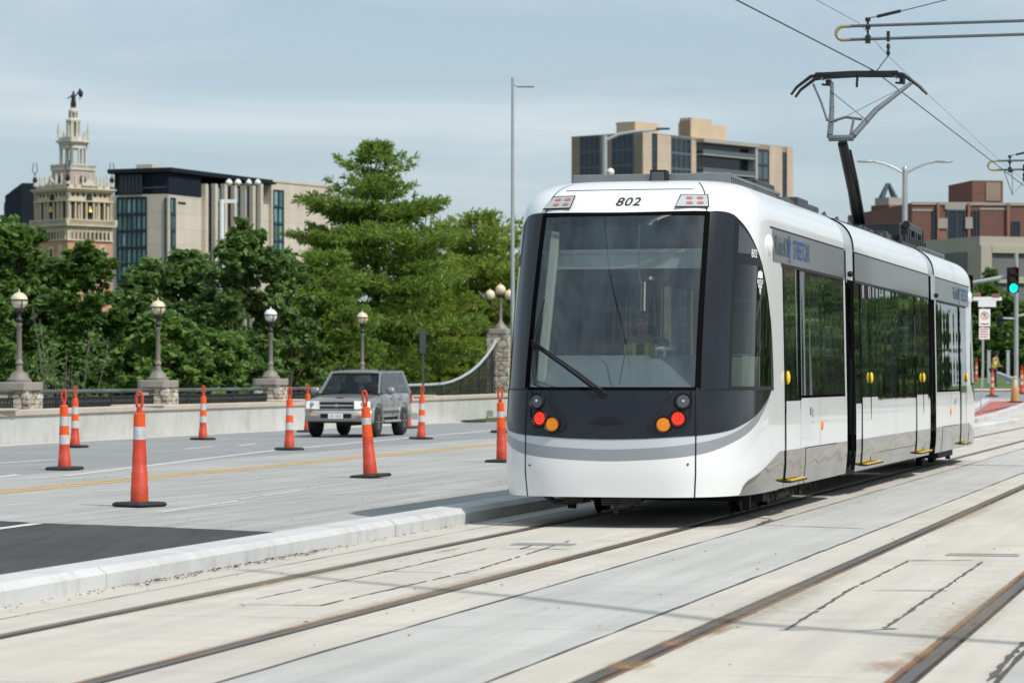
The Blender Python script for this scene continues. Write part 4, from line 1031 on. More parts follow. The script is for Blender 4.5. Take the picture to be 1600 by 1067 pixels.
def pier(px, top, bot, Y, w, label, name='stone_pier'):
    p = at(px, top, Y); zt_ = p.z; t = thing(name, label, 'stone pier', (p.x, p.y, 0), -.27, 'stone piers along the wall'); rr = random.Random(int(px))
    mb = MB(); nz = 7; 
    mb.box(-w*.42, w*.42, -w*.42, w*.42, -5.9, zt_-.2)
    for k in range(int((zt_+.3)/.12)):            # uneven courses of rough blocks
        z0 = -.1+k*.12; 
        if z0+.12 > zt_-.2: break
        x = -w*.45
        while x < w*.45-.02:
            bw = min(rr.uniform(.14,.32), w*.45-x); e = rr.uniform(-.012,.014); mb.box(x+.006, x+bw-.006, -w*.45-e, w*.45+e, z0+.005, z0+.115); x += bw
        y = -w*.45
        while y < w*.45-.02:
            bw = min(rr.uniform(.14,.32), w*.45-y); e = rr.uniform(-.012,.014); mb.box(-w*.45-e-.003, w*.45+e+.003, y+.006, y+bw-.006, z0+.008, z0+.112); y += bw
    mb.build('shaft', M['stone'], t)
    mb = MB(); c = w*.5; q = .14*w
    octo = [(-c+q,-c),(c-q,-c),(c,-c+q),(c,c-q),(c-q,c),(-c+q,c),(-c,c-q),(-c,-c+q)]
    mb.prism(octo, zt_-.21, zt_); mb.build('cap', M['capstone'], t, None, .025); return zt_
PR = [(30,597,73,'stone pier with a flat cap at the far left edge'),(247,594,84,'stone pier under the second globe lamp, right of the near cone'),(423,591.5,95,'stone pier under the white globe lamp left of the grey car'),(566,589.5,106,'stone pier hidden behind the grey car')]
for (px, tp, Y, lab) in PR: pier(px, tp, 640, Y, .96, lab)
def lamp_post(px, Y, base_z, gz, label, glass_, h_open=False):
    p = at(px, 600, Y); t = thing('globe_lamp', label, 'street lamp', (p.x, p.y, base_z), 0, 'globe lamps on the stone piers'); H = gz-base_z
    mb = MB(); mb.lathe([(.30,0),(.30,.06),(.24,.10),(.20,.20),(.10,.27),(.085,.34),(.075,.42)], (0,0,0), 16); mb.lathe([(.10,.44),(.09,.5),(.066,.55)], (0,0,0), 12); mb.build('lamp_base', M['lamp_iron'], t, 40)
    mb = MB(); mb.lathe([(.068,.5),(.06,H-.62),(.075,H-.6),(.075,H-.56),(.05,H-.54)], (0,0,0), 12); mb.build('post', M['lamp_iron'], t, 40)
    mb = MB(); mb.lathe([(.05,H-.56),(.09,H-.46),(.05,H-.40),(.05,H-.30),(.12,H-.24),(.10,H-.2)], (0,0,0), 12)
    for k in range(4):
        a = k*math.pi/2+.5; mb.tube([(.11*math.cos(a),.11*math.sin(a),H-.24),(.20*math.cos(a),.20*math.sin(a),H-.12),(.225*math.cos(a),.225*math.sin(a),H+.03)], .012, 5)
    mb.lathe([(.222,H-.0),(.228,H+.015),(.222,H+.03)], (0,0,0), 18); mb.build('globe_holder', M['dark_iron'], t, 50)
    mb = MB(); mb.ball((0,0,H), .208, 20); mb.lathe([(.04,H+.2),(.015,H+.24),(.004,H+.29)], (0,0,0), 8); mb.build('globe', M[glass_], t, 180)
for (px, tp, Y, _), gy, lab, gl in zip(PR, (470,481,493,497), ('cream globe lamp at the far left edge on a stone pier','cream globe lamp on the second stone pier from the left','clean white globe lamp on the pier left of the grey car','cream globe lamp rising behind the roof of the grey car'), ('globe','globe','globew','globe')):
    lamp_post(px, Y, at(px, tp, Y).z, at(px, gy, Y).z, lab, gl)
# tall column with triple lamp
zt_ = pier(782, 514, 640, 122, .98, 'tall rough stone column beside the streetcar left edge')
p = at(782, 514, 122); t = thing('triple_lamp', 'three globe lamp cluster on the tall stone column', 'street lamp', (p.x, p.y, zt_), 0)
mb = MB(); mb.lathe([(.30,0),(.28,.08),(.15,.22),(.09,.3),(.07,.4),(.06,1.3),(.08,1.33),(.05,1.4)], (0,0,0), 12); mb.build('post', M['lamp_iron'], t, 40)
for dx, dz in ((-.42,0),(.36,0),(0,.22)):
    mb = MB(); 
    if dx: mb.tube([(0,0,.85),(dx*.5,0,.78),(dx,0,.88),(dx,0,1.08)], .03, 6)
    mb.lathe([(.05,1.02+dz),(.11,1.12+dz),(.10,1.2+dz)], (dx,0,0), 10); hb = mb.build('lamp_arm', M['dark_iron'], t, 50)
    mb = MB(); mb.ball((dx,0,1.37+dz), .215, 16); mb.lathe([(.04,1.57+dz),(.004,1.64+dz)], (dx,0,0), 8); mb.build('globe', M['globe'], t, 180)
M['railtop'] = mat('mottled painted rail', (.10,.105,.105), .4, .3, var=.6, vs=.5)  # broad patches of darker and lighter grey along the rail
# iron railings between the piers
def railing(p0, p1, ztop, label):
    v = Vector((p1[0]-p0[0], p1[1]-p0[1], 0)); L = v.length; rz = math.atan2(v.y, v.x)
    t = thing('iron_railing', label, 'railing', (p0[0], p0[1], 0), rz, 'iron railings between the piers')
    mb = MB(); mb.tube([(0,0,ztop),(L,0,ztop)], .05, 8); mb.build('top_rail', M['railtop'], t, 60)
    mb = MB(); mb.box(0, L, -.02, .02, ztop-.16, ztop-.13); mb.box(0, L, -.02, .02, .26, .30)
    n = int(L/.11)
    for k in range(n+1): mb.box(k*L/n-.014, k*L/n+.014, -.012, .012, .3, ztop-.14)
    for k in range(n//2):
        x = (k*2+1)*L/n; mb.lathe([(.03,.55),(.05,.6),(.03,.65)], (x,0,0), 6); mb.tube([(x-.05,0,ztop-.3),(x,0,ztop-.22),(x+.05,0,ztop-.3)], .012, 4)
    for k in range(int(L/2.2)+1): mb.box(k*2.2-.03, k*2.2+.03, -.03, .03, .16, ztop)
    mb.build('railing_infill', M['dark_iron'], t)
pc = [at(px, 600, Y) for (px, _, Y, _) in PR]; pL = pc[0] - (pc[1]-pc[0]); pE = at(606, 600, 109.5)
def seg(a, b): d = (b-a).normalized()*.46; return (a+d, b-d)
for (a, b), lab in zip((seg(pL, pc[0]), seg(pc[0], pc[1]), seg(pc[1], pc[2]), seg(pc[2], pc[3])), ('iron railing cut off by the left picture edge','iron railing between the two piers at far left','iron railing between the second and third piers','iron railing partly hidden by the grey car')):
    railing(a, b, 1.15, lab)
# swept mesh fence rising to the column
fp = [(606,606),(640,602),(668,601.5),(690,600),(705,596.5),(720,590),(735,581),(748,570),(760,556),(769,543),(776,530)]
A_, B_ = at(606, 600, 109), at(772, 600, 121.4); pts = []
for px, py in fp:
    k = (px-800)/F; den = (B_.x-A_.x) - k*(B_.y-A_.y); u = (k*A_.y-A_.x)/den; Y_ = A_.y+u*(B_.y-A_.y); pts.append(at(px, py, Y_))
o_ = pts[0].copy(); t = thing('swept_fence', 'black mesh fence with a white top rail sweeping up to the tall column', 'fence', (o_.x, o_.y, 0))
loc = [(p.x-o_.x, p.y-o_.y, p.z) for p in pts]
mb = MB(); mb.tube(loc, .06, 8); mb.build('top_rail', M['plate'], t, 60)
mb = MB()
for a, b in zip(loc, loc[1:]):
    n = max(1, int((Vector(b)-Vector(a)).length/.12))
    for k in range(n):
        q = Vector(a).lerp(Vector(b), k/n); mb.box(q.x-.012, q.x+.012, q.y-.012, q.y+.012, .15, q.z)
    
for z in lin(.3, 1.2, 6): mb.tube([(loc[0][0], loc[0][1], z), (loc[-1][0], loc[-1][1], z)], .012, 4)
for z, i in ((1.4,5),(1.6,6),(1.8,7),(2.1,8),(2.4,8),(2.7,9)): mb.tube([(loc[i][0], loc[i][1], z), (loc[-1][0], loc[-1][1], z)], .012, 4)
mb.build('mesh_panel', M['mesh'], t)
mb = MB()
for i in (0,3,5,7,9): mb.box(loc[i][0]-.03, loc[i][0]+.03, loc[i][1]-.03, loc[i][1]+.03, .1, loc[i][2]+.02)
mb.build('fence_post', M['dark_iron'], t)
# sign seen from behind, on the sidewalk
p = at(661, 600, 100); t = thing('road_sign', 'dark back of a narrow road sign on a thin post right of the car', 'sign', (p.x, p.y, .16), -.2)
mb = MB(); mb.box(-.03, .03, -.03, .03, 0, at(661,516,100).z-.16); mb.build('post', M['signback'], t)
mb = MB(); mb.box(-.11, .11, -.045, -.032, at(661,552,100).z-.16, at(661,515,100).z-.16); mb.build('sign_plate', M['signback'], t, None, .02)

# ================================================================== CAR
def make_suv():
    t = thing('parked_car', '', 'car')
    bd = M['carpaint']
    # lower body: rings along y (front at 0, rear at 4.66)
    st = [ # y, half width, z bottom, z belt(side), z top centre
        (.10,.70,.52,.86,.90),(.16,.76,.50,.92,.955),(.40,.815,.47,.96,.995),(.9,.835,.45,1.00,1.045),(1.28,.84,.44,1.05,1.085),(1.55,.845,.44,1.08,1.10),(2.6,.85,.44,1.09,1.10),(3.6,.85,.45,1.10,1.11),(4.3,.84,.48,1.10,1.11),(4.58,.80,.52,1.06,1.08),(4.62,.78,.56,1.0,1.02)]
    def ring(y, w, zb, zs, zc):
        pr = [(0,zb),(w*.8,zb),(w*.97,zb+.06),(w*1.0,zb+.16),(w*1.005,.66),(w*1.0,zs-.16),(w*.985,zs-.06),(w*.94,zs-.0),(w*.84,zs+.012),(w*.5,zc-.005),(0,zc)]
        return [(x,y,z) for x,z in pr] + [(-x,y,z) for x,z in pr[-2:0:-1]]
    mb = MB(); rs = [ring(*s) for s in st]; n = len(rs[0]); vs = [v for r in rs for v in r]
    fs = [(i*n+k, i*n+(k+1) % n, (i+1)*n+(k+1) % n, (i+1)*n+k) for i in range(len(rs)-1) for k in range(n)]
    fs += [tuple(range(n)), tuple(range((len(rs)-1)*n, len(rs)*n))]; mb.add(vs, fs)
    mb.box(-.10,.10,.35,1.15,1.01,1.035)
    for sg in (-1, 1):      # flared arches
        for cy in (.88, 3.55):
            pth = [(sg*.835, cy+.50*math.cos(a), .40+.48*math.sin(a)) for a in lin(-.1, math.pi+.1, 16)]
            mb.tube(pth, [.03]+[.045]*15+[.03], 8)
    mb.build('body', bd, t, 45)
    # cabin
    def cab(y, z): # half width at height
        return .80 - (z-1.08)*.26
    prof = [(1.30,1.08),(1.62,1.38),(1.98,1.64),(2.12,1.685),(2.6,1.715),(3.4,1.715),(4.05,1.69),(4.22,1.65),(4.40,1.35),(4.52,1.08)]
    mb = MB()
    def roofpt(i, x): 
        y, z = prof[i]; w = cab(y, z)-.03; return (x*w, y+.05*(x*x)*(1 if i < 4 else -.6 if i > 6 else 0), z - .035*x*x*(1 if 3 <= i <= 6 else .0))
    for i in range(2, 7): mb.grid(lambda x, u: tuple(Vector(roofpt(i, x)).lerp(Vector(roofpt(i+1, x)), u)), lin(-1,1,8), (0,1))
    for sg in (-1, 1):      # pillars and rails
        for a, b, w in (((1.30,1.08),(1.98,1.64),.07),((2.52,1.08),(2.50,1.66),.07),((3.38,1.08),(3.32,1.66),.08),((4.52,1.08),(4.22,1.65),.10),((1.98,1.63),(4.22,1.655),.06)):
            mb.bar((sg*(cab(*a)-.02), *a), (sg*(cab(*b)-.02), *b), .05, w)
    mb.tube([(x, 1.955+.04*(x/.6)**2, 1.635-.05*abs(x/.66)**6) for x in lin(-.66, .66, 14)], .052, 8)
    mb.build('roof', bd, t, 50)
    mb = MB(); mb.add([(-.78,1.33,1.09),(.78,1.33,1.09),(.625,1.93,1.59),(-.625,1.93,1.59)], [(0,1,2,3)]); mb.build('windscreen', M['carglass'], t)
    mb = MB(); mb.tube([(-.79,1.31,1.085),(.79,1.31,1.085),(.635,1.925,1.59),(-.635,1.925,1.59),(-.79,1.31,1.085)], .02, 6); mb.build('windscreen_seal', M['tmatte'], t)
    for sg in (-1, 1):
        for pl in (((1.42,1.09),(2.48,1.09),(2.46,1.63),(2.02,1.62)),((2.57,1.09),(3.34,1.09),(3.28,1.63),(2.55,1.635)),((3.44,1.12),(4.40,1.12),(4.20,1.60),(3.38,1.63))):
            mb = MB(); mb.add([(sg*(cab(y,z)+.0), y, z) for y, z in pl], [(0,1,2,3)]); mb.build('side_window', M['carglass'], t, None, 0, 2, False)
    mb = MB(); mb.add([(-.74,4.54,1.1),(.74,4.54,1.1),(.60,4.26,1.62),(-.60,4.26,1.62)], [(0,1,2,3)]); mb.build('rear_window', M['carglass'], t, None, 0, 2, False)
    mb = MB(); mb.box(-.74,.74,1.5,4.4,.7,.74); mb.box(-.76,.76,1.36,1.6,.8,1.06)
    for x in (-.36,.36): mb.box(x-.22,x+.22,2.55,2.7,.8,1.38); mb.box(x-.24,x+.24,2.1,2.65,.8,.95); mb.box(x-.11,x+.11,2.57,2.67,1.38,1.55)
    mb.tube([(.36+.18*math.cos(a),1.75+.05*math.sin(a),1.05+.17*math.sin(a)) for a in lin(0,6.283,14)], .016, 5); mb.build('cabin_interior', M['innerd'], t)
    # bumper, grille, lamps, plate
    mb = MB(); rs = []
    for x in lin(-.86,.86,14):
        y = .02+.22*(abs(x)/.86)**4; rs.append([(x,y+.04,.40),(x,y-.02,.46),(x,y-.03,.56),(x,y,.66),(x,y+.06,.70),(x,y+.25,.70),(x,y+.25,.40)])
    n = 7; mb.add([v for r in rs for v in r], [(i*n+k, i*n+(k+1) % n, (i+1)*n+(k+1) % n, (i+1)*n+k) for i in range(len(rs)-1) for k in range(n)]+[tuple(range(n)), tuple(range((len(rs)-1)*n, len(rs)*n))])
    bp = mb.build('front_bumper', M['carlow'], t, 50)
    mb = MB(); mb.box(-.40,.40,-.035,0,.49,.60); mb.build('air_intake', M['tmatte'], bp, None, .015)
    mb = MB(); mb.box(-.19,.19,-.055,-.038,.475,.60,0); 
    for i in range(6): mb.box(-.14+i*.05, -.105+i*.05, -.058, -.054, .51, .565, 1) if i != 2 else None
    mb.build('number_plate', [M['inkw'], M['plate']], bp)
    for x in (-.60,.60): mb = MB(); mb.box(x-.085,x+.085,-.0,.05,.52,.59); mb.build('fog_lamp', M['lensr_fog'], bp, None, .02)
    mb = MB(); mb.box(-.43,.43,.055,.14,.70,.90); mb.build('grille', M['tmatte'], t)
    gr_ = mb
    mb = MB(); mb.box(-.44,.44,.03,.10,.885,.925); mb.box(-.43,.43,.035,.09,.78,.825); mb.box(-.44,.44,.04,.10,.70,.725); mb.ball((0,.03,.80), .055, 10, 0, (1.2,.3,.8)); mb.build('grille_bar', M['chrome'], t, 40, .008)
    for sg in (-1, 1):
        mb = MB(); mb.add([(sg*.45,.045,.705),(sg*.83,.13,.72),(sg*.82,.17,.905),(sg*.45,.055,.915),(sg*.45,.16,.705),(sg*.83,.25,.72),(sg*.82,.28,.905),(sg*.45,.17,.915)], [(0,1,2,3),(4,5,6,7),(0,1,5,4),(1,2,6,5),(2,3,7,6),(3,0,4,7)]); mb.build('headlight', M['hlens'], t, None, .015)
        mb = MB(); mb.ball((sg*.99,1.62,1.16), .125, 12, 0, (1,.55,.8)); mb.tube([(sg*.80,1.6,1.11),(sg*.95,1.62,1.14)], .03, 6); mb.build('wing_mirror', M['carpaint'], t, 60)
        mb = MB(); mb.box(*sorted((sg*.80, sg*.93)), 1.42, 3.02, .36, .42); mb.build('side_step', M['carlow'], t, None, .02)
        mb = MB(); mb.bar((sg*.56,2.2,1.745),(sg*.56,4.0,1.735),.035,.03)
        for y in (2.2,3.1,4.0): mb.box(sg*.56-.02,sg*.56+.02,y-.04,y+.04,1.68,1.76)
        mb.build('roof_rail', M['tmatte'], t)
        mb = MB()
        for y in (1.36,2.52,3.34): mb.box(*sorted((sg*.848, sg*.856)), y-.008, y+.008, .50, 1.06)
        mb.box(*sorted((sg*.85, sg*.862)), 1.38, 3.3, .60, .66); mb.build('door_gap', M['seam'], t)
        for y in (2.36,3.2): mb = MB(); mb.box(*sorted((sg*.85, sg*.885)), y-.12, y+.04, .94, .98); mb.build('door_handle', M['carpaint'], t, None, .012)
        mb = MB(); mb.box(*sorted((sg*.72, sg*.825)), 4.55, 4.64, .82, 1.05); mb.build('tail_lamp', M['lensr_dim'], t, None, .02)
        for cy in (.88, 3.55):
            mb = MB(); mb.lathe([(.24,-.12),(.34,-.12),(.375,-.07),(.385,0),(.375,.08),(.34,.12),(.24,.12)], (sg*.765, cy, .385), 28, 0, 'x'); w = mb.build('wheel', M['tyre'], t, 50)
            mb = MB(); mb.lathe([(.235,-.02),(.245,.09),(.20,.105),(.18,.06),(.06,.055),(.055,.09),(.02,.095)] if sg > 0 else [(.235,.02),(.245,-.09),(.20,-.105),(.18,-.06),(.06,-.055),(.055,-.09),(.02,-.095)], (sg*.775, cy, .385), 24, 0, 'x')
            for k in range(6):
                a = k*math.pi/3; mb.bar((sg*(.775+.085), cy+.05*math.cos(a), .385+.05*math.sin(a)), (sg*(.775+.085), cy+.21*math.cos(a), .385+.21*math.sin(a)), .06, .03)
            mb.build('rim', M['rim'], w, 40)
            mb = MB(); mb.lathe([(.02,-.1),(.43,-.1),(.43,.05),(.02,.05)], (sg*.73, cy, .42), 24, 0, 'x'); mb.build('wheel_well', M['tmatte'], t)
    mb = MB(); mb.box(-.78,.78,.2,4.5,.36,.48); mb.box(-.1,.1,.6,4.2,.28,.37); mb.box(-.7,.7,3.4,3.7,.3,.4); mb.build('chassis', M['bogie'], t)
    mb = MB(); mb.box(-.80,.80,4.58,4.74,.48,.66); mb.build('rear_bumper', M['carlow'], t, None, .03)
    mb = MB(); mb.bar((-.5,1.30,1.10),(-.05,1.42,1.165),.02,.015); mb.bar((.1,1.30,1.10),(.55,1.40,1.16),.02,.015); mb.build('wiper', M['tmatte'], t)
    return t
M['lensr_fog'] = mat('pale amber lamp', (.60,.30,.22), .25, var=0)
suv = make_suv(); suv['label'] = 'grey four door sport utility car driving towards us between the orange cones'
gpos = ground(525, 683.5); suv.location = (gpos.x, gpos.y, 0); suv.rotation_euler[2] = -R(12.0)
m_ = Matrix.Translation(suv.location) @ Matrix.Rotation(-R(12.0), 4, 'Z'); pd = m_ @ Vector((.36, 2.42, .70))
seated_figure('dim figure in dark clothes at the wheel of the grey car', pd, -R(12.0), False)
# ================================================================== TREES
M['leafdark'] = leafmat('dark broad leaves', (.075,.150,.030), (.155,.265,.056), .45)
M['leafmid'] = leafmat('mid green broad leaves', (.108,.196,.056), (.220,.345,.105), .45)
M['leafbright'] = leafmat('bright bush leaves', (.118,.220,.048), (.225,.360,.085), .45)
M['needle'] = leafmat('pine needles', (.145,.235,.042), (.275,.390,.074), .45)
M['needley'] = leafmat('yellow green needles', (.185,.265,.042), (.340,.430,.076), .45)
M['bark'] = mat('grey brown bark', (.07,.055,.045), .9, var=.3, vs=8, bmp=.5, bs=20)
M['barkp'] = mat('pale twig bark', (.20,.17,.15), .9, var=.2, vs=8)
def leaf_quad(V, Fc, p, s, rr, upb=.5, el=1.6):
    n = Vector((rr.gauss(0,1), rr.gauss(0,1), rr.gauss(0,1)+upb)).normalized(); t = n.orthogonal().normalized()
    a = rr.uniform(0, 6.283); u = (t*math.cos(a) + n.cross(t)*math.sin(a)); v = n.cross(u); b = len(V)
    V += [p-u*s*el*.5, p+v*s*.5-n*s*.1, p+u*s*el*.5, p-v*s*.5-n*s*.1]; Fc.append((b,b+1,b+2,b+3))
def broad_tree(pos, h, r, seed, leaf='leafmid', ls=.165, nl=26000, low=.10, label='', group=None, nb=120, name='broad_tree'):
    rr = random.Random(seed); t = thing(name, label, 'tree', pos, rr.uniform(0,6.28), group)
    mb = MB(); top = h*.82; tr = .05+.014*h
    tp = [(rr.gauss(0,.02*h*i/5), rr.gauss(0,.02*h*i/5), top*i/5) for i in range(6)]; mb.tube(tp, [tr*(1-.16*i) for i in range(6)], 9)
    # lobes: a few large masses, each broken into leafy limbs of its own
    blobs = []
    for k in range(nb):
        z = low + (1-low)*rr.random()**.9; x = (z-low)/(1-low); prof = max(.12, math.sin(math.pi*(x*.86+.12))**.55)
        a = rr.uniform(0, 6.283); lob = 1+.16*math.sin(3*a+seed)+.10*math.sin(7*z+2*a)
        q = r*prof*lob*math.sqrt(rr.uniform(.12, 1))*.88; br = r*rr.uniform(.16, .30)
        blobs.append((Vector((q*math.cos(a), q*math.sin(a), z*h-br*.4)), br))
    for c, br in blobs[::3]:
        z0 = max(.12*h, c.z-.22*h*rr.random()-.35*c.xy.length); k = max(0, min(4.99, z0/top*5)); i = int(k); s0 = Vector(tp[i]).lerp(Vector(tp[min(i+1,5)]), k-i)
        mid = s0.lerp(c, .5)+Vector((rr.gauss(0,.1), rr.gauss(0,.1), .05*h*rr.random())); mb.tube([s0, mid, c], [tr*.30, tr*.17, tr*.05], 5)
    mb.build('trunk', M['bark'], t, 180)
    V = []; Fc = []; tot = sum(b[1]**2 for b in blobs); nl = int(nl*1.3)
    for c, br in blobs:
        ns = max(5, int(14*rr.uniform(.7,1.3))); nn = int(nl*br*br/tot); sp = []
        for _ in range(ns):
            d = Vector((rr.gauss(0,1), rr.gauss(0,1), rr.gauss(.35,.8))).normalized(); sp.append((c+d*br*rr.uniform(.35,1.05), br*rr.uniform(.18,.34), d))
        for i in range(nn):
            q, sr, d = sp[rr.randrange(ns)]
            leaf_quad(V, Fc, q+Vector((rr.gauss(0,.6), rr.gauss(0,.6), rr.gauss(0,.36)))*sr, ls*rr.uniform(.55,1.25), rr, 1.5)
    me = bpy.data.meshes.new('crown'); me.from_pydata(V, [], Fc); me.materials.append(M[leaf]); o = bpy.data.objects.new('crown', me); COL.objects.link(o); o.parent = t
    return t
def pine(pos, h, r, seed, leaf='needle', label='', group=None, den=1.0, pw=.9, low=.08, nl=.26, step=.42, up=.13, bl=6, prof=None):
    pf = pchip(prof) if prof else None
    rr = random.Random(seed); t = thing('pine_tree', label, 'tree', pos, 0, group); mb = MB(); tr = .018*h
    mb.tube([(0,0,0),(.05,0,h*.4),(-.03,.04,h*.75),(0,0,h*.985)], [tr, tr*.7, tr*.35, .02], 8)
    V = []; Fc = []
    def tuft(p, d, n, L):
        for _ in range(n):
            q = (d*.8 + Vector((rr.gauss(0,.6), rr.gauss(0,.6), rr.gauss(.35,.5)))).normalized(); s = q.orthogonal().normalized()
            a = rr.uniform(0,6.283); s = s*math.cos(a)+q.cross(s)*math.sin(a); l = L*rr.uniform(.6,1.2); w = l*.17; b = len(V)
            V.extend([p-s*w*.4, p+s*w*.4, p+q*l+s*w*.5, p+q*l-s*w*.5]); Fc.append((b,b+1,b+2,b+3))
    z = h*low
    while z < h*.985:
        f = z/h; R_ = (pf(1-f)*h*.98 if pf else r*(max(0, 1-f)**pw))*((.80+.24*math.sin(z*3.9+seed)) if prof else (.86+.14*math.sin(z*3.4+seed))) + .10; nb = max(3, int(rr.gauss(bl, 1)*(1 if f < .85 else .7))); a0 = rr.uniform(0, 6.283)
        for k in range(nb):
            if rr.random() < (.13 if prof else .10): continue
            a = a0+2*math.pi*k/nb+rr.gauss(0,.22); L = R_*rr.uniform(.58, 1.15); dr = Vector((math.cos(a), math.sin(a), 0)); n = max(3, int(L/.32))
            up_ = up + (.22 if f > .85 else 0); pth = [Vector((0,0,z)) + dr*L*u + Vector((0,0,L*(-.10*u*(1-f) + up_*u*u))) for u in lin(0, 1, n)]
            mb.tube([pth[0], pth[n//2], pth[-1]], [.018*h*.22*(1-f*.7), .018*h*.12*(1-f*.7), .012], 4, 0, False)
            for i in range(1, n+1):
                u = i/n; 
                if u < .28 and f < .75: continue
                sd = Vector((-dr.y, dr.x, 0)); m_ = max(1, int(round((1.0-abs(u-.55))*L*.62*den)))
                tuft(pth[i], dr, int(7*den)+2, nl)
                for side in (-1, 1):
                    for j in range(1, m_+1):
                        q = pth[i] + sd*side*j*.26*rr.uniform(.8,1.2) + dr*j*.14 + Vector((0,0,rr.gauss(.03,.07)))
                        tuft(q, (dr+sd*side*.6).normalized(), int(6*den)+2, nl*rr.uniform(.85,1.1))
        z += step*rr.uniform(.7, 1.3)*(1 if f < .8 else .8)
    tuft(Vector((0,0,h*.97)), Vector((0,0,1)), 14, nl*1.4)
    mb.build('trunk', M['bark'], t, 180)
    me = bpy.data.meshes.new('crown'); me.from_pydata(V, [], Fc); me.materials.append(M[leaf]); o = bpy.data.objects.new('crown', me); COL.objects.link(o); o.parent = t
    return t
ZG = -6.0
def tree_at(kind, px, top, Y, wpx, seed, label, group='trees behind the parapet', zb=ZG, **k):
    p = at(px, top, Y); h = p.z-zb; r = wpx/2/F*Y
    return (pine if kind == 'pine' else broad_tree)(Vector((p.x, p.y, zb)), h, r, seed, label=label, group=group, **k)
B = 'broad'
tree_at(B, 28, 350, 108, 250, 11, 'dark dense broadleaf tree behind the first globe lamp, tallest of its clump', leaf='leafdark', nl=30000)
tree_at(B, 128, 385, 104, 190, 12, 'dark broadleaf tree in front of the brick base of the bell tower', leaf='leafdark', nl=26000)
tree_at(B, -45, 430, 98, 190, 13, 'dark leafy tree cut by the left picture edge', leaf='leafdark', nl=14000)
tree_at(B, 225, 410, 112, 170, 14, 'grey green broadleaf tree below the wide glass bay of the tan building', nl=22000)
tree_at(B, 292, 392, 116, 160, 15, 'grey green tree below the dark corner of the tan building', nl=22000)
tree_at(B, 378, 352, 110, 175, 16, 'tall pale green broadleaf tree under the floodlight mast', nl=30000, ls=.19)
tree_at(B, 446, 398, 112, 150, 17, 'mid green broadleaf tree between the pale tall one and the pines', nl=22000)
tree_at(B, 258, 498, 97, 200, 18, 'bright green low bush behind the second lamp', leaf='leafbright', nl=16000, ls=.18, name='leafy_bush', low=.3)
tree_at(B, 345, 520, 101, 160, 19, 'bright bush between the second and third lamps', leaf='leafbright', nl=12000, ls=.18, name='leafy_bush', low=.3)
tree_at(B, 330, 470, 122, 190, 20, 'dark understorey tree in shade behind the bushes', leaf='leafdark', nl=14000)
PK = dict(den=2.1, nl=.30, bl=9, step=.42)
tree_at('pine', 588, 214, 123, 400, 21, 'tall pointed pine, the highest tree, above the grey car', step=.46, den=2.3, nl=.28, bl=9, up=.17, prof=[(0,.004),(.03,.020),(.057,.052),(.09,.072),(.135,.112),(.21,.165),(.29,.198),(.42,.215),(.7,.205),(1,.18)])
tree_at('pine', 505, 392, 116, 250, 22, 'shorter pine behind the white lamp', pw=.45, **PK)
tree_at('pine', 655, 390, 131, 270, 23, 'yellow green pine behind the road sign', leaf='needley', pw=.45, **PK)
tree_at('pine', 745, 333, 135, 260, 24, 'broad yellow green pine behind the triple lamp', leaf='needley', prof=[(0,.03),(.04,.09),(.10,.16),(.2,.23),(.4,.29),(1,.28)], **PK)
tree_at('pine', 822, 400, 140, 220, 25, 'yellow green pine partly hidden by the streetcar front', leaf='needley', pw=.45, **PK)
tree_at('pine', 705, 480, 131, 200, 26, 'low yellow green pine behind the swept fence', leaf='needley', pw=.4, **PK)
tree_at('pine', 545, 480, 115, 200, 27, 'low pine behind the roof of the grey car', pw=.4, **PK)
for i, (px, tp, w) in enumerate(((-20,490,280),(140,495,280),(300,490,300),(470,470,320),(640,470,320),(790,470,320))):
    tree_at(B, px, tp, 140+i*2, w, 40+i, ['shaded tree deep behind the first lamp','shaded tree deep behind the bare shrub','shaded tree deep behind the bright bushes','shaded tree deep behind the shorter pine','shaded tree deep behind the yellow green pine','shaded tree deep behind the tall stone column'][i], leaf='leafdark', nl=9000, ls=.30)
# twiggy bare shrub
p = at(100, 470, 92); t = thing('bare_shrub', 'thin grey shrub with mostly bare twigs between the first two lamps', 'shrub', (p.x, p.y, ZG)); rr = random.Random(31); mb = MB(); V = []; Fc = []
for k in range(26):
    a = rr.uniform(0,6.283); H_ = (p.z-ZG)*rr.uniform(.6,1.0); sp = rr.uniform(.4,1.5); e = Vector((math.cos(a)*sp, math.sin(a)*sp, H_)); m1 = Vector((e.x*.35, e.y*.35, H_*.55)); mb.tube([(0,0,0), m1, e], [.04,.025,.006], 5)
    for j in range(7):
        u = rr.uniform(.4,1); q = m1.lerp(e, (u-.4)/.6); d = Vector((rr.gauss(0,.35), rr.gauss(0,.35), rr.uniform(.1,.6))); mb.tube([q, q+d], [.012,.004], 4)
        for _ in range(14): leaf_quad(V, Fc, q+d*rr.uniform(.3,1.2)+Vector((rr.gauss(0,.1),rr.gauss(0,.1),rr.gauss(0,.1))), .10*rr.uniform(.6,1.3), rr)
mb.build('branches', M['barkp'], t); me = bpy.data.meshes.new('leaves'); me.from_pydata(V, [], Fc); me.materials.append(M['leafmid']); o = bpy.data.objects.new('leaves', me); COL.objects.link(o); o.parent = t
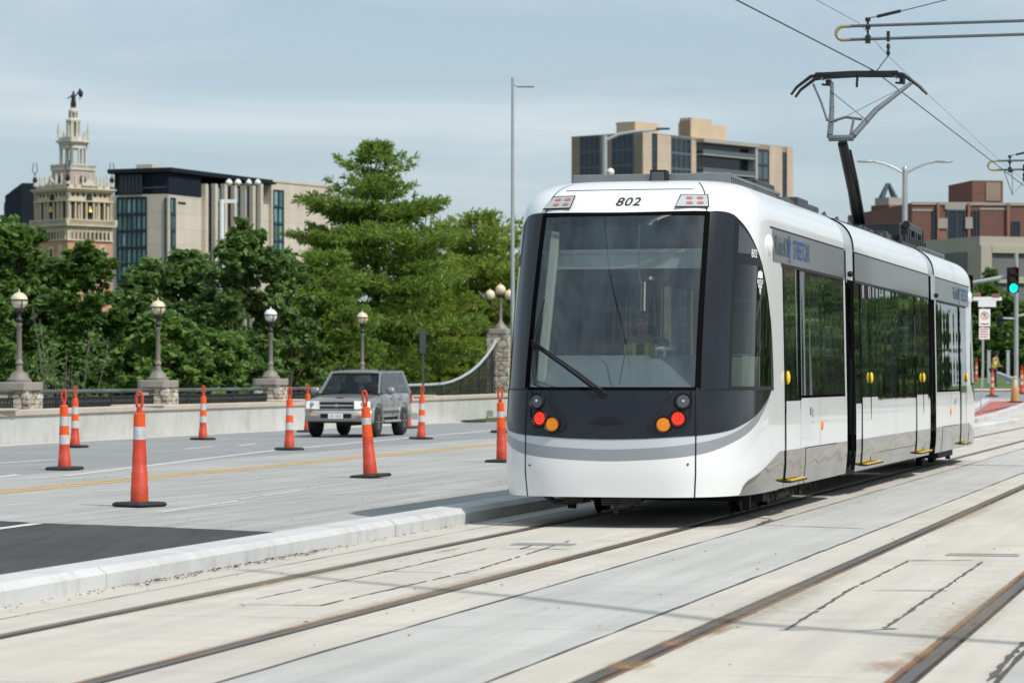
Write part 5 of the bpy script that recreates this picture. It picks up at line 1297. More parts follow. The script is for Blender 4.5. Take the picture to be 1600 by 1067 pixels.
# trees at the right, down the street
def rtree(px, top, Y, w, seed, label, **k): tree_at(B, px, top, Y, w, seed, label, 'trees at the far end of the street', zb=rampz(Y), **k)
rtree(1545, 442, 200, 95, 51, 'round dark tree behind the traffic signals', leaf='leafdark', nl=14000, ls=.30, low=.02)
rtree(1610, 475, 205, 110, 52, 'dark tree at the right picture edge behind the signal pole', leaf='leafdark', nl=14000, ls=.30, low=.02)
rtree(1515, 500, 215, 90, 53, 'dark tree just visible past the streetcar tail', leaf='leafdark', nl=6000, ls=.34, low=.02)
rtree(1575, 508, 192, 80, 54, 'low dark bush behind the worker in lime', leaf='leafdark', nl=6000, ls=.3, low=.02)
rtree(1548, 420, 235, 44, 55, 'small olive tree against the tan garage wall', leaf='leafmid', nl=4000, ls=.34, low=.02)
for i, (x, y, h, r) in enumerate(((42,128,9,4.2),(50,140,11,5),(38,116,7,3.5),(60,158,10,5),(34,104,6.5,3),(70,170,12,6))):
    broad_tree(Vector((x, y, rampz(y))), h*.62, r*.8, 70+i, 'leafmid' if i % 2 else 'leafdark', .30, 9000, .03, ['leafy street tree right of the view, mirrored in the streetcar windows','taller street tree right of the view','small street tree right of the view near the apron','broad street tree far down the right pavement','smallest street tree on the right pavement','largest street tree far to the right'][i], 'street trees along the right pavement')
_src = [o for o in bpy.data.objects if o.get('group') == 'street trees along the right pavement']
for i, (x, y, lab) in enumerate(((48,122,'dense street tree filling the gap beside the apron'),(56,148,'rounded street tree behind the lawn'),(66,150,'street tree deep in the row past the lawn'),(52,112,'street tree in front of the brown brick street building'),(78,175,'far street tree closing the row'),(46,150,'street tree on the lawn edge'))):
    c = copy_tree(_src[(i*5+1) % 6], lab); c.location = (x, y, rampz(y)); c.rotation_euler[2] = i*1.3; c.scale = (1, 1, 1+.12*(i % 3))

# ================================================================== BUILDINGS
def bmat(name, col, rough=.8, var=.06, vs=.2, metal=0): return mat(name, col, rough, metal, var, vs, spec=.2)
def panelled(name, col, w, h, mort=.8):
    mt, nt, b = nt_new(name); b.inputs['Roughness'].default_value = .85; b.inputs['Specular IOR Level'].default_value = .2
    tc = nd(nt, 'ShaderNodeTexCoord'); sp = nd(nt, 'ShaderNodeSeparateXYZ'); nt.links.new(tc.outputs['Object'], sp.inputs[0]); ad = nd(nt, 'ShaderNodeMath', operation='ADD'); nt.links.new(sp.outputs[0], ad.inputs[0]); nt.links.new(sp.outputs[1], ad.inputs[1])
    cb = nd(nt, 'ShaderNodeCombineXYZ'); nt.links.new(ad.outputs[0], cb.inputs[0]); nt.links.new(sp.outputs[2], cb.inputs[1])
    br = nd(nt, 'ShaderNodeTexBrick', offset=0.0, i_Scale=1.0); br.inputs['Brick Width'].default_value = w; br.inputs['Row Height'].default_value = h; br.inputs['Mortar Size'].default_value = .05
    br.inputs['Color1'].default_value = (*g(col, .96), 1); br.inputs['Color2'].default_value = (*g(col, 1.04), 1); br.inputs['Mortar'].default_value = (*g(col, mort), 1); nt.links.new(cb.outputs[0], br.inputs['Vector'])
    c = mixc(nt, 1, br.outputs['Color'], ramp(nt, noise(nt, .25, 6, (1,1,.35)), [(.3, (.86,)*3), (.7, (1.06,)*3)]), 'MULTIPLY'); nt.links.new(c, b.inputs['Base Color']); return mt
M['tan'] = panelled('tan precast panel', (.60,.535,.455), 4.2, 2.1); M['navyclad'] = mat('dark blue grey cladding', (.018,.024,.034), .9, 0, .08, .3, spec=.06)
M['tealglass'] = mat('teal curtain glass', (.06,.14,.15), .12, .3, var=.35, vs=.35); M['darkglass'] = mat('dark office glass', (.022,.035,.048), .1, .2, var=.3, vs=.25)
M['palebl'] = mat('pale curtain behind glass', (.18,.33,.34), .4, var=.2, vs=.6)
M['mull'] = bmat('dark mullion', (.02,.026,.032), .5); M['aptbr'] = panelled('brown grey concrete', (.33,.26,.20), 6, 4.3); M['aptlt'] = panelled('tan concrete', (.55,.445,.345), 9, 4.3); M['aptyel'] = bmat('warm tan render', (.58,.455,.315))
M['slate'] = bmat('blue grey glass wall', (.10,.13,.15), .3); M['conc'] = bmat('grey concrete', (.36,.36,.35))
M['twcream'] = bmat('cream terracotta', (.56,.49,.37), .8, .12, .8); M['twwhite'] = bmat('whitish stone', (.57,.54,.475), .8, .12, 1.2); M['twbrick'] = bmat('salmon brick', (.50,.28,.19), .9, .12, .8); M['twpink'] = bmat('pinkish stone', (.42,.35,.31), .8, .1, .8)
M['twdark'] = bmat('painted arch shade', (.05,.045,.04), .9); M['bronze'] = bmat('dark bronze', (.03,.032,.036), .5); M['gold'] = mat('gilded bell', (.60,.38,.10), .4, .6, var=.1)
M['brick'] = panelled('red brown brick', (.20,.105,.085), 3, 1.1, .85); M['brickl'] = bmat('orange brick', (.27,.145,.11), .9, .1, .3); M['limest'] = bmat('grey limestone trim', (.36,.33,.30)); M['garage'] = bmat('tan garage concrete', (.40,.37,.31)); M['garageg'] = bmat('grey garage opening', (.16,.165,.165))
class Bld:
    """building seen at its corner: local x runs along the right face, local y along the left face"""
    def __init__(s, name, label, cpx, Yc, ang, zb=-8, cat='building', group=None):
        s.zb = zb; c = at(cpx, 590, Yc); s.c = Vector((c.x, c.y, 0)); s.a = ang; s.u = Vector((math.cos(ang), math.sin(ang), 0)); s.v = Vector((-math.sin(ang), math.cos(ang), 0))
        s.t = thing(name, label, cat, (c.x, c.y, zb), ang, group)
    def R(s, px, py=None): return s._f(s.u, px, py)
    def L(s, px, py=None): return s._f(s.v, px, py)
    def _f(s, d, px, py):
        k = (px-800)/F; q = (k*s.c.y - s.c.x)/(d.x - k*d.y); Y = s.c.y+q*d.y
        return q if py is None else (q, EYE+(YH-py)/F*Y - s.zb)
    def z(s, py, Y=None): return EYE+(YH-py)/F*(Y or s.c.y) - s.zb
    def part(s, name, m, boxes, bevel=0):
        mb = MB()
        if name in ('fin','brick_pier','stone_panel','pier_light','balcony_slab','balcony_rail','deck_edge','open_deck'):
            for b in boxes: mb = MB(); mb.box(*b); o = mb.build(name, M[m], s.t, None, bevel)
            return o
        for b in boxes: mb.box(*b)
        return mb.build(name, M[m] if isinstance(m, str) else m, s.t, None, bevel)
    def rwin(s, name, x0, x1, z0, z1, cols, rows, glass_='tealglass', fr='mull', d=.12, parent=None): # window block on the right face
        s._w(name, lambda a, b, c, dd, e, f: (a, b, -f, -e, c, dd), x0, x1, z0, z1, cols, rows, glass_, fr, d)
    def lwin(s, name, y0, y1, z0, z1, cols, rows, glass_='tealglass', fr='mull', d=.12):
        s._w(name, lambda a, b, c, dd, e, f: (-f, -e, a, b, c, dd), y0, y1, z0, z1, cols, rows, glass_, fr, d)
    def _w(s, name, mk, x0, x1, z0, z1, cols, rows, glass_, fr, d):
        x0, x1 = min(x0, x1), max(x0, x1)
        mb = MB(); mb.box(*mk(x0, x1, z0, z1, .02, .06)); 
        rr = random.Random(int(x0*10+z0)); w = mb.build(name, M[glass_], s.t)
        mb = MB(); fw = min(.35, (x1-x0)*.04)
        for i in range(cols+1): x = x0+(x1-x0)*i/cols; mb.box(*mk(x-fw/2, x+fw/2, z0, z1, .03, .06+d))
        for j in range(rows+1): z = z0+(z1-z0)*j/rows; mb.box(*mk(x0, x1, z-fw*.9, z+fw*.9, .03, .06+d*.9))
        mb.build('window_frame', M[fr], None).parent = w
        if glass_ == 'tealglass':
            mb = MB()
            for i in range(cols):
                for j in range(rows):
                    if rr.random() < .75:
                        a = x0+(x1-x0)*(i+.12)/cols; b = x0+(x1-x0)*(i+.12+rr.uniform(.25,.8))/cols; mb.box(*mk(a, min(b, x0+(x1-x0)*(i+.9)/cols), z0+(z1-z0)*(j+.15)/rows, z0+(z1-z0)*(j+.9)/rows, .05, .09))
            mb.build('curtain', M['palebl'], None).parent = w
# --- tan building with teal glass bays
b = Bld('tan_building', 'tan office block with teal glass bays under a dark blue roof slab', 263, 400, math.atan2(27, 12.1))
LL = b.L(172); LR = b.R(420); zt_ = b.z(303); zr = b.z(262)
b.part('wall', 'tan', [(0, LR, 0, LL, 0, zt_)])
b.part('upper_wall', 'navyclad', [(.3, LR-.5, 2.5, LL-.5, zt_, zr-.6), (-.0, b.R(313), -.06, 2.5, zt_-.02, zr-.6)])
b.part('roof', 'navyclad', [(-.4, LR+2.0, -.6, LL+.2, zr-.6, zr)], .05)
b.part('roof_hut', 'tan', [(1, 4, LL*.35, LL*.62, zr, b.z(255))])
b.part('terrace_rail', 'slate', [(-.05, .05, .2, LL-.2, zt_+.85, zt_+.95)]); b.lwin('window', 4.0, LL-1.5, zt_+.2, zr-.9, 6, 1, 'darkglass')
b.lwin('window', b.L(184), b.L(229), 0, b.z(308), 6, 15)
b.lwin('window', b.L(258), b.L(260.5), 0, b.z(309), 1, 15); b.rwin('window', b.R(266), b.R(273), 0, b.z(309), 2, 15)
xs = [318, 333, 348, 363, 378, 392, 404]
for i, px in enumerate(xs[:-1]):
    b.rwin('window', b.R(px+1.5), b.R(xs[i+1]-4.5), 0, b.R(px, 291)[1], 1, 15, 'tealglass' if i % 2 else 'darkglass')
b.part('fin', 'tan', [(b.R(px-3.5), b.R(px+.5), -.7, .0, 0, b.R(px, 288)[1]) for px in xs])
b.part('wall_slot', 'mull', [(b.R(278), b.R(290), -.05, .03, zt_-1.2, zt_-.9)])
b2 = Bld('tan_building', 'plain tan wing with one teal window strip, between the floodlights and the tall pine', 424, 425, math.atan2(20, 12))
b2.part('wall', 'tan', [(0, b2.R(518), 0, 14, 0, b2.z(284))]); b2.rwin('window', b2.R(427), b2.R(442), 0, b2.z(297), 2, 15); b2.part('parapet', 'tan', [(-.1, b2.R(518)+.1, -.12, .0, b2.z(284)-.02, b2.z(284)+.35)])
# --- dark block at the far left
b = Bld('dark_building', 'dark blue grey block at the far left edge behind the bell tower', 36, 430, math.atan2(.25, 1))
b.part('wall', 'navyclad', [(0, 12, 0, 20, 0, b.z(296)), (.0, -b.L(-20)*0+2.0, 1.5, 20, 0, b.z(285))]); b.lwin('window', b.L(24), b.L(31), b.z(345), b.z(305), 1, 3, 'darkglass'); b.lwin('window', b.L(8), b.L(16), b.z(330), b.z(300), 1, 2, 'darkglass')
b.part('wall_annex', 'navyclad', [(-.2, .0, 0, 30, 0, b.z(287))])
# --- bell tower
Y0 = 346; b = Bld('bell_tower', 'ornate cream and salmon bell tower topped with a dark statue', 105.5, Y0, R(45), -8, 'tower')
S = b.L(45.5); S2 = b.R(167); S = (S+S2)/2; c0 = S/2; z = b.z
def sq(h0, z0, z1): return (c0-h0, c0+h0, c0-h0, c0+h0, z0, z1)
H2 = S/2; Yc = Y0+S*.7
b.part('brick_shaft', 'twbrick', [sq(H2-.1, 0, z(374))]); b.part('arcade_band', 'twcream', [sq(H2-.05, z(374), z(353))])
def faces(fn):
    out = []
    for k in range(4):
        for x0, x1, d0, d1, z0, z1 in fn:
            if k == 0: out.append((c0+x0, c0+x1, c0-d1, c0-d0, z0, z1))
            elif k == 1: out.append((c0-d1, c0-d0, c0+x0, c0+x1, z0, z1))
            elif k == 2: out.append((c0+x0, c0+x1, c0+d0, c0+d1, z0, z1))
            else: out.append((c0+d0, c0+d1, c0+x0, c0+x1, z0, z1))
    return out
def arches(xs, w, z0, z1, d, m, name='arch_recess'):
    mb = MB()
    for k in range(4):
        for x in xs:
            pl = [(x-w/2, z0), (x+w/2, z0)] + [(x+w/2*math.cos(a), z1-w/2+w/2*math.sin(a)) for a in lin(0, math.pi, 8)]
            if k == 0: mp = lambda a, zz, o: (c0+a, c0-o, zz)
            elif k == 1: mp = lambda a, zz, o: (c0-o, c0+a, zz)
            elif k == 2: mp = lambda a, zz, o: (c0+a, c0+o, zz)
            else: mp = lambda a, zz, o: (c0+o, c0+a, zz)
            mb.prism(pl, d-.05, d+.03, 0, mp)  # flat panels, the shade of the arches is put into their dark colour
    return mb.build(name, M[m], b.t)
h = H2
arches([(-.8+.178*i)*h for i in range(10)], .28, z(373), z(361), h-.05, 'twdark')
b.part('lattice', 'twcream', faces([((-.85+.17*i)*h-.05, (-.85+.17*i)*h+.05, h-.05, h+.05, z(374), z(352)) for i in range(11)]+[(-h, h, h-.1, h+.12, z(354), z(351)), (-h, h, h-.1, h+.08, z(375.5), z(373.5))]))
b.part('balustrade', 'twcream', [sq(h+.35, z(352.5), z(350))]+faces([((-1+.105*i)*h-.07, (-1+.105*i)*h+.07, h+.12, h+.32, z(350), z(344)) for i in range(20)]+[(-h-.35, h+.35, h+.1, h+.36, z(344), z(342)), (-h-.35,-h-.05,h+.05,h+.38,z(350),z(341)), (h+.05,h+.35,h+.05,h+.38,z(350),z(341))]))
b.part('belfry', 'twcream', [sq(h-.25, z(350), z(297))])
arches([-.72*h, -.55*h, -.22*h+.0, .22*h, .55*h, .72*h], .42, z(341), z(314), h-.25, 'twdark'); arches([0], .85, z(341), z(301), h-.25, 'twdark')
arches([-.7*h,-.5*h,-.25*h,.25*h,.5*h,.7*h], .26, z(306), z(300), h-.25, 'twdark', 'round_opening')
b.part('pilaster', 'twcream', faces([(x*h-.10, x*h+.10, h-.25, h-.02, z(342), z(312)) for x in (-.92,-.635,-.38,-.16,.16,.38,.635,.92)]+[(-h, h, h-.25, h+.08, z(314), z(312)), (-h-.0, -h+.35, h-.25, h, z(342), z(297)), (h-.35, h, h-.25, h, z(342), z(297))]))
for dx, dy in ((0,-1),(-1,0)): mb = MB(); mb.lathe([(.35,0),(.25,.25),(.16,.6),(.05,.7)], (c0+dx*(h-.1), c0+dy*(h-.1), z(330)), 10); mb.build('bell', M['gold'], b.t)
b.part('cornice', 'twcream', [sq(h+.15, z(298), z(294)), sq(h+.3, z(295), z(293)), sq(h-.15, z(293), z(288))])
mb = MB()
for k in range(4):
    for i in range(7):
        x = (-1+.3333*i)*h*.95; q = [(x, -h+.05), (-h+.05, x), (x, h-.05), (h-.05, x)][k]; mb = MB(); mb.lathe([(.16,0),(.18,.35),(.10,.5),(.16,.8),(.05,1.35),(.01,1.5)], (c0+q[0], c0+q[1], z(289)), 8); mb.build('finial', M['twwhite'], b.t, 40)
    q = [(0,-h+.1),(-h+.1,0),(0,h-.1),(h-.1,0)][k]; mb = MB(); mb.prism([(-1.0,0),(1.0,0),(0,.9)], -.12, .12, 0, (lambda x, y, e, q=q, k=k: (c0+q[0]+(x if k % 2 == 0 else e), c0+q[1]+(e if k % 2 == 0 else x), z(289)+y))); mb.build('pediment', M['twwhite'], b.t, 40)
mb = MB()
for sx, sy in ((-1,1),(1,-1),(-1,-1),(1,1)):
    mb = MB(); q = (c0+sx*(h-.1), c0+sy*(h-.1)); zz = z(290); mb.lathe([(.25,0),(.12,.4),(.3,.9),(.1,1.4),(.05,1.7)], (*q, zz), 8)
    for d in (-1, 1): mb.tube([(*q, zz+1.5), (q[0]+.2*d, q[1]-.2*d, zz+2.0), (q[0]+.12*d, q[1]-.12*d, zz+2.9)], .05, 5)
    mb.build('corner_vase', M['bronze'], b.t)
u = .285*S*1.0
def wpx(w, Y=Yc): return w/F*Y/1.414/1.0
h1 = wpx(68)/2*1.0*1.0; h1 = 68/F*Yc/2/1.414
b.part('upper_block', 'twpink', [sq(h1, z(293), z(262))]); b.part('balustrade', 'twwhite', [sq(h1+.12, z(263), z(260))]+faces([((-1+.18*i)*h1-.06, (-1+.18*i)*h1+.06, h1-.05, h1+.1, z(261), z(255)) for i in range(12)]+[(-h1-.12, h1+.12, h1-.08, h1+.12, z(255.5), z(253.5))]))
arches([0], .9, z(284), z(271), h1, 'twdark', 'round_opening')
h2 = 44/F*Yc/2/1.414
def stage(name, hh, z0, z1, nw, m='twwhite'):
    pw = hh*.26; bx = faces([(-hh, -hh+pw, hh-pw, hh, z0, z1), (-pw*.35, pw*.35, hh-pw*.6, hh-.02, z0, z1), (-hh, hh, hh-pw, hh, z1-(z1-z0)*.16, z1), (-hh, hh, hh-pw, hh, z0, z0+(z1-z0)*.08)])
    b.part(name, m, bx)
stage('lantern', h2, z(262), z(222), 2)
b.part('cornice', 'twwhite', [sq(h2+.1, z(222), z(218)), sq(h2+.3, z(218.5), z(215)), sq(h2+.05, z(215), z(210))])
mb = MB()
for sx in (-1, 1):
    for sy in (-1, 1): mb = MB(); mb.lathe([(.18,0),(.12,.4),(.2,.8),(.03,1.9)], (c0+sx*(h2+.05), c0+sy*(h2+.05), z(212)), 8); mb.build('finial', M['twwhite'], b.t, 40)
    for i in (-.4,.4): mb = MB(); mb.lathe([(.13,0),(.09,.3),(.02,.9)], (c0+sx*(h2+.05), c0+i*h2, z(212)), 8); mb.build('finial', M['twwhite'], b.t, 40); mb = MB(); mb.lathe([(.13,0),(.09,.3),(.02,.9)], (c0+i*h2, c0+sx*(h2+.05), z(212)), 8); mb.build('finial', M['twwhite'], b.t, 40)
def rnd(name, r0, z0, z1, n, m='twwhite', cap=None):
    mb = MB()
    for k in range(n):
        a = 2*math.pi*k/n; mb.lathe([(r0*.2,0),(r0*.16,(z1-z0)*.5),(r0*.2,z1-z0)], (c0+math.cos(a)*r0*.85, c0+math.sin(a)*r0*.85, z0), 7)
    mb.lathe([(r0*.45,0),(r0*.45,z1-z0)], (c0,c0,z0), 10); mb.lathe([(r0*.98,0),(r0*1.06,.15),(r0*1.02,.3),(r0*.7,.45)], (c0,c0,z1-.1), 14); mb.build(name, M[m], b.t, 40)
rnd('upper_lantern', 22/F*Yc/2, z(211), z(185), 8); rnd('top_lantern', 15/F*Yc/2, z(181), z(170), 7)
mb = MB(); mb.lathe([(.46,0),(.44,.2),(.34,.42),(.2,.55),(.12,.62)], (c0,c0,z(169)), 12); mb.build('dome', M['twpink'], b.t, 60)
mb = MB(); zb_ = z(163); u_ = (z(132)-zb_)
mb.lathe([(.30,0),(.36,.15*u_),(.26,.42*u_),(.30,.58*u_),(.20,.68*u_),(.08,.71*u_)], (c0,c0,zb_), 10); mb.ball((c0,c0,zb_+.77*u_), .15, 10, 0, (1,1,1.2))
e = Vector((.707,-.707,0)); C0 = Vector((c0,c0,zb_))
mb.tube([C0+Vector((0,0,.62*u_))+e*.2, C0+e*.5+Vector((0,0,.72*u_)), C0+e*.75+Vector((0,0,.98*u_))], [.09,.07,.05], 6); mb.tube([C0+Vector((0,0,.62*u_))-e*.2, C0-e*.55+Vector((0,0,.50*u_)), C0-e*.75+Vector((0,0,.45*u_))], [.09,.07,.05], 6)
mb.ball(C0+e*.85+Vector((0,0,.72*u_)), .42, 10, 0, (.7,.7,1.1)); mb.tube([C0+e*.75+Vector((0,0,.4*u_)), C0+e*.78+Vector((0,0,1.02*u_))], .04, 5); mb.build('finial_statue', M['bronze'], b.t, 60)
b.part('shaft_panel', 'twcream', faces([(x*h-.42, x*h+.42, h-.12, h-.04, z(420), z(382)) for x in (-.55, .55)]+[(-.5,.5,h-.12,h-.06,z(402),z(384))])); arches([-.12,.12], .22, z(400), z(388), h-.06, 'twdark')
b.part('wall_banner', 'inkw', [(b.R(132), b.R(166), -.12, -.05, z(406.5), z(400.5))]); b.part('banner_mark', 'blue', [(b.R(134+i*6), b.R(137.5+i*6), -.15, -.121, z(405.5), z(401.5)) for i in range(4)])
# --- apartment block behind the streetcar
b = Bld('apartment_block', 'tall tan and dark glass apartment block above the streetcar roof', 1004, 700, math.atan2(47, 39.4), -8); z = b.z
b.part('wall', 'aptbr', [(0, b.R(1238), 0, b.L(893), 0, z(206.5))])
for p0, p1 in ((907,938),(957,990)): b.lwin('window', b.L(p0), b.L(p1), 0, z(208), 4, 18, 'darkglass', 'slate')
b.part('pier_light', 'aptlt', [(-.15, b.R(1017), -.25, 0, 0, z(206)), (b.R(1026), b.R(1047), -.25, 0, 0, z(208.5)), (b.R(1079), b.R(1086.5), -.25, 0, 0, z(212)), (b.R(1201), b.R(1221), -.25, 0, 0, b.R(1210,229)[1]), (b.R(1228.5), b.R(1238), -.25, 0, 0, b.R(1233,230)[1])])
b.rwin('window', b.R(1017.5), b.R(1025.5), 0, z(207), 1, 18, 'darkglass', 'slate'); b.rwin('window', b.R(1047.5), b.R(1078.5), 0, z(210), 4, 18, 'darkglass', 'slate'); b.rwin('window', b.R(1172), b.R(1200.5), 0, z(213)-.5, 3, 18, 'slate', 'darkglass'); b.rwin('window', b.R(1221.5), b.R(1228), 0, z(213)-.5, 1, 18, 'darkglass', 'slate')
x0, x1 = b.R(1087), b.R(1168)
b.part('balcony_recess', 'darkglass', [(x0, x1, -.08, .02, 0, z(218))]); fl = [z(206.5)-4.2-4.3*i for i in range(9)]
b.part('balcony_slab', 'conc', [(x0, x1, -2.2, 0, q, q+.35) for q in fl]+[(x0-.2, x1+1.5, -2.6, 0, z(218)+.5, z(218)+1.3), (x1, x1+1.0, -2.4, 0, 0, z(218)+.5)])
b.part('balcony_rail', 'slate', [(x0, x1, -2.25, -2.15, q+.35, q+1.3) for q in fl])
b.part('penthouse', 'aptyel', [(1.0, b.R(1045)*1.0, 3, 8.5, z(206.5), z(188.5)), (b.R(1086), b.R(1143), 1.5, 5, z(206.5)-.5, b.R(1110,187)[1]-1.0), (b.R(1086), b.R(1118), 1.2, 4.5, z(206.5), b.R(1100,185)[1])])
b.part('penthouse_wall', 'aptbr', [(b.R(1086)-.2, b.R(1086), 1.2, 4.5, z(206.5), b.R(1090,188)[1])]); b.part('roof_vent', 'conc', [(b.R(1092), b.R(1100), 3, 6, z(189), z(180)), (4, 8, 8, 11, z(190), z(186))])
# --- small brick tower with an open spire, red brick building, tan garage
b = Bld('brick_tower', 'small brick stair tower with an open metal spire, left of the double street light', 1389, 330, R(40), -2); z = b.z
b.part('wall', 'brick', [(0, b.R(1424), 0, b.L(1361), 0, z(320))]); b.part('cap', 'limest', [(.3, b.R(1424)-.3, .3, b.L(1361)-.3, z(320), z(308))]); b.part('wall_light', 'brickl', [(0, b.R(1405), -.06, 0, 0, z(320))]); b.rwin('window', b.R(1405.5), b.R(1411), 0, z(333), 1, 4, 'darkglass')
mb = MB(); q = b.R(1424)/2; a_ = 15/F*335
for k in range(4):
    e_ = Vector((math.cos(k*math.pi/2+.2), math.sin(k*math.pi/2+.2), 0)); mb.bar(Vector((q,q,z(308)))+e_*a_, Vector((q,q,z(285)))+e_*.1, .35, .25)
mb.build('spire', M['slate'], b.t)
b = Bld('brick_building', 'red brown brick block with blue windows and a boxy roof tower at the right edge', 1425, 300, R(9), -2); z = b.z
X = lambda px: b.R(px)
def ZR(px, py): return b.R(px, py)[1]
b.part('wall', 'brick', [(0, X(1760), 0, 24, 0, z(317))]); b.part('parapet', 'limest', [(-.05, X(1760), -.12, 0, z(320), z(317)+.1), (0, X(1457), -.06, 0, z(330), z(327)), (X(1531), X(1572), -.06, 0, z(327), z(324))])
b.part('roof_tower', 'brick', [(X(1524), X(1572), 1, 9, z(317), z(280))]); b.part('tower_panel', 'aptbr', [(X(1545), X(1568), .9, 1, z(312), z(283))])
b.rwin('window', X(1480), X(1507), 0, z(328), 2, 5, 'darkglass', 'slate'); b.rwin('window', X(1457), X(1462), 0, z(328), 1, 5, 'darkglass', 'slate'); b.rwin('window', X(1519), X(1530), 0, z(328), 2, 5, 'darkglass', 'slate'); b.rwin('window', X(1580), X(1593), 0, z(345), 1, 4, 'darkglass', 'slate')
b.part('brick_pier', 'brickl', [(X(1463), X(1467), -.3, 0, 0, z(317)), (X(1511), X(1515), -.3, 0, 0, z(317)), (X(1572), X(1577), -.3, 0, 0, z(317)), (X(1463), X(1479), -.2, 0, 0, z(356))]); b.part('stone_panel', 'limest', [(X(1464), X(1479), -.35, 0, z(357), z(341)), (X(1507), X(1518), -.35, 0, z(357), z(339)), (X(1476),X(1508),-.15,0,z(327),z(318))])
b = Bld('parking_garage', 'low tan concrete garage behind the traffic signals', 1531, 250, R(22), -2); z = b.z
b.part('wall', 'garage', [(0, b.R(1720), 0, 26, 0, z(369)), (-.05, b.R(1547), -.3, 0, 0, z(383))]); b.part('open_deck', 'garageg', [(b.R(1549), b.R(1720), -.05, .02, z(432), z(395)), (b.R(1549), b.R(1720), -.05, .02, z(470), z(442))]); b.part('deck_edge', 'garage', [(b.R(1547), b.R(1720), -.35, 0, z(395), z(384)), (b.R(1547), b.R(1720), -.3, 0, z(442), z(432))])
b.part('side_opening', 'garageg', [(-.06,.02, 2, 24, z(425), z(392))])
# low brick block mirrored in the side glass
b = Bld('brick_building', 'brown brick street building far right, mirrored in the streetcar windows', 2450, 170, R(-10), -1); b.part('wall', 'brick', [(0, 40, 0, 20, 0, 16)]); b.rwin('window', 3, 37, 3, 13, 9, 3, 'darkglass', 'limest')

# ================================================================== POLES, SIGNALS, SIGNS
def pole(name, label, px, Y, ztop, zb, r0, r1, cat='street light', m='galv'):
    p = at(px, 600, Y); t = thing(name, label, cat, (p.x, p.y, zb)); mb = MB(); mb.lathe([(r0*1.5,0),(r0*1.5,.12),(r0,.15),(r1,ztop-zb)], (0,0,0), 12); mb.build('pole', M[m], t, 40); return t, p
Y = 112; zt_ = at(800,126,Y).z; t, p = pole('tall_light_pole', 'tall thin light pole with one small lamp head, left of the streetcar', 801, Y, zt_, -.1, .10, .05)
mb = MB(); mb.tube([(0,0,zt_-.1),(.1,0,zt_-.08),(.3,0,zt_-.1)], .03, 6); mb.lathe([(.055,-.05),(.06,0),(.05,.12)], (0,0,zt_+.1), 8); mb.build('lamp_arm', M['galv'], t); mb = MB(); mb.box(.15,.82,-.12,.12,zt_-.16,zt_-.09); mb.build('lamp_head', M['galv'], t, None, .03)
Y = 132; zt_ = at(945,212,Y).z; t, p = pole('arm_street_light', 'street light with one curved arm behind the streetcar roof', 945, Y, zt_, 0, .15, .11)
k = Y/F; mb = MB(); mb.tube([(0,0,zt_-8*k), (22*k,0,zt_+2*k), (45*k,0,zt_+6*k), (75*k,0,zt_+8*k), (88*k,0,zt_+10*k)], [.08,.07,.06,.05,.05], 8); mb.build('lamp_arm', M['galv'], t, 60); mb = MB(); mb.box(80*k,102*k,-.15,.15,zt_+9*k,zt_+12*k); mb.build('lamp_head', M['signback'], t, None, .04)
mb = MB(); mb.ball((9*k,0,zt_-57*k), .17, 12); mb.tube([(0,0,zt_-60*k),(9*k,0,zt_-60*k)], .04, 6); mb.build('camera_dome', M['globew'], t, 180)
Y = 125; zt_ = at(1414,264,Y).z; t, p = pole('double_street_light', 'street light with two curved arms like a spread letter Y, right of the pantograph', 1414, Y, zt_, .4, .135, .11); k = Y/F; zt_ -= .4
mb = MB()
for sg in (-1, 1): mb.tube([(0,0,zt_-8*k), (sg*16*k,0,zt_+1*k), (sg*32*k,0,zt_+8*k), (sg*48*k,0,zt_+11*k)], .05, 8)
mb.lathe([(.12,0),(.12,.15),(.03,.25)], (0,0,zt_-.1), 8); mb.build('lamp_arm', M['galv'], t, 60)
for sg in (-1, 1): mb = MB(); mb.ball((sg*61*k,0,zt_+11.5*k), .4, 12, 0, (1,.45,.16)); mb.build('lamp_head', M['galv'], t, 180)
# floodlight masts
def flood(px, Y, top, lamps, label, pw=.16):
    k = Y/F; zt_ = at(px, top, Y).z; t, p = pole('floodlight_mast', label, px, Y, zt_, -6, pw, pw*.7, 'floodlight'); zl = zt_+6; mb = MB(); xs = [l[0] for l in lamps]; mb.tube([(min(xs)*k,0,zl-2*k),(max(xs)*k,0,zl-2*k)], .08, 6)
    mb.build('cross_arm', M['dark_iron'], t); 
    for x, r in lamps:
        mb = MB(); mb.ball((x*k, -.1, zl+1*k), r*k*.86, 12, 0, (1,1,.9)); mb.box(x*k-.12, x*k+.12, -.1, .25, zl+2*k, zl+7*k); mb.build('lamp_head', M['globew'], t, 60)
flood(383, 300, 287, ((-25,6.5),(-11,6.5),(6,5.5),(20,6)), 'floodlight mast with four round white lamps in front of the tan building')
flood(674, 330, 328, ((-14,5),(-8,5),(10,5),(4,4)), 'floodlight mast peeking above the right shoulder of the tall pine')
flood(818, 340, 355, ((-3,5),(6,5)), 'small floodlight pair left of the streetcar roof')
t, p = pole('white_gantry', 'white post with a short top bar standing before the tan building', 346.5, 300, at(346,312,300).z, -6, .22, .22, 'post'); zl = at(346,312,300).z+6; mb = MB(); mb.box(0,24*300/F,-.12,.12,zl-.35,zl); mb.build('top_bar', M['tw'], t); t.children[0].data.materials[0] = M['tw']
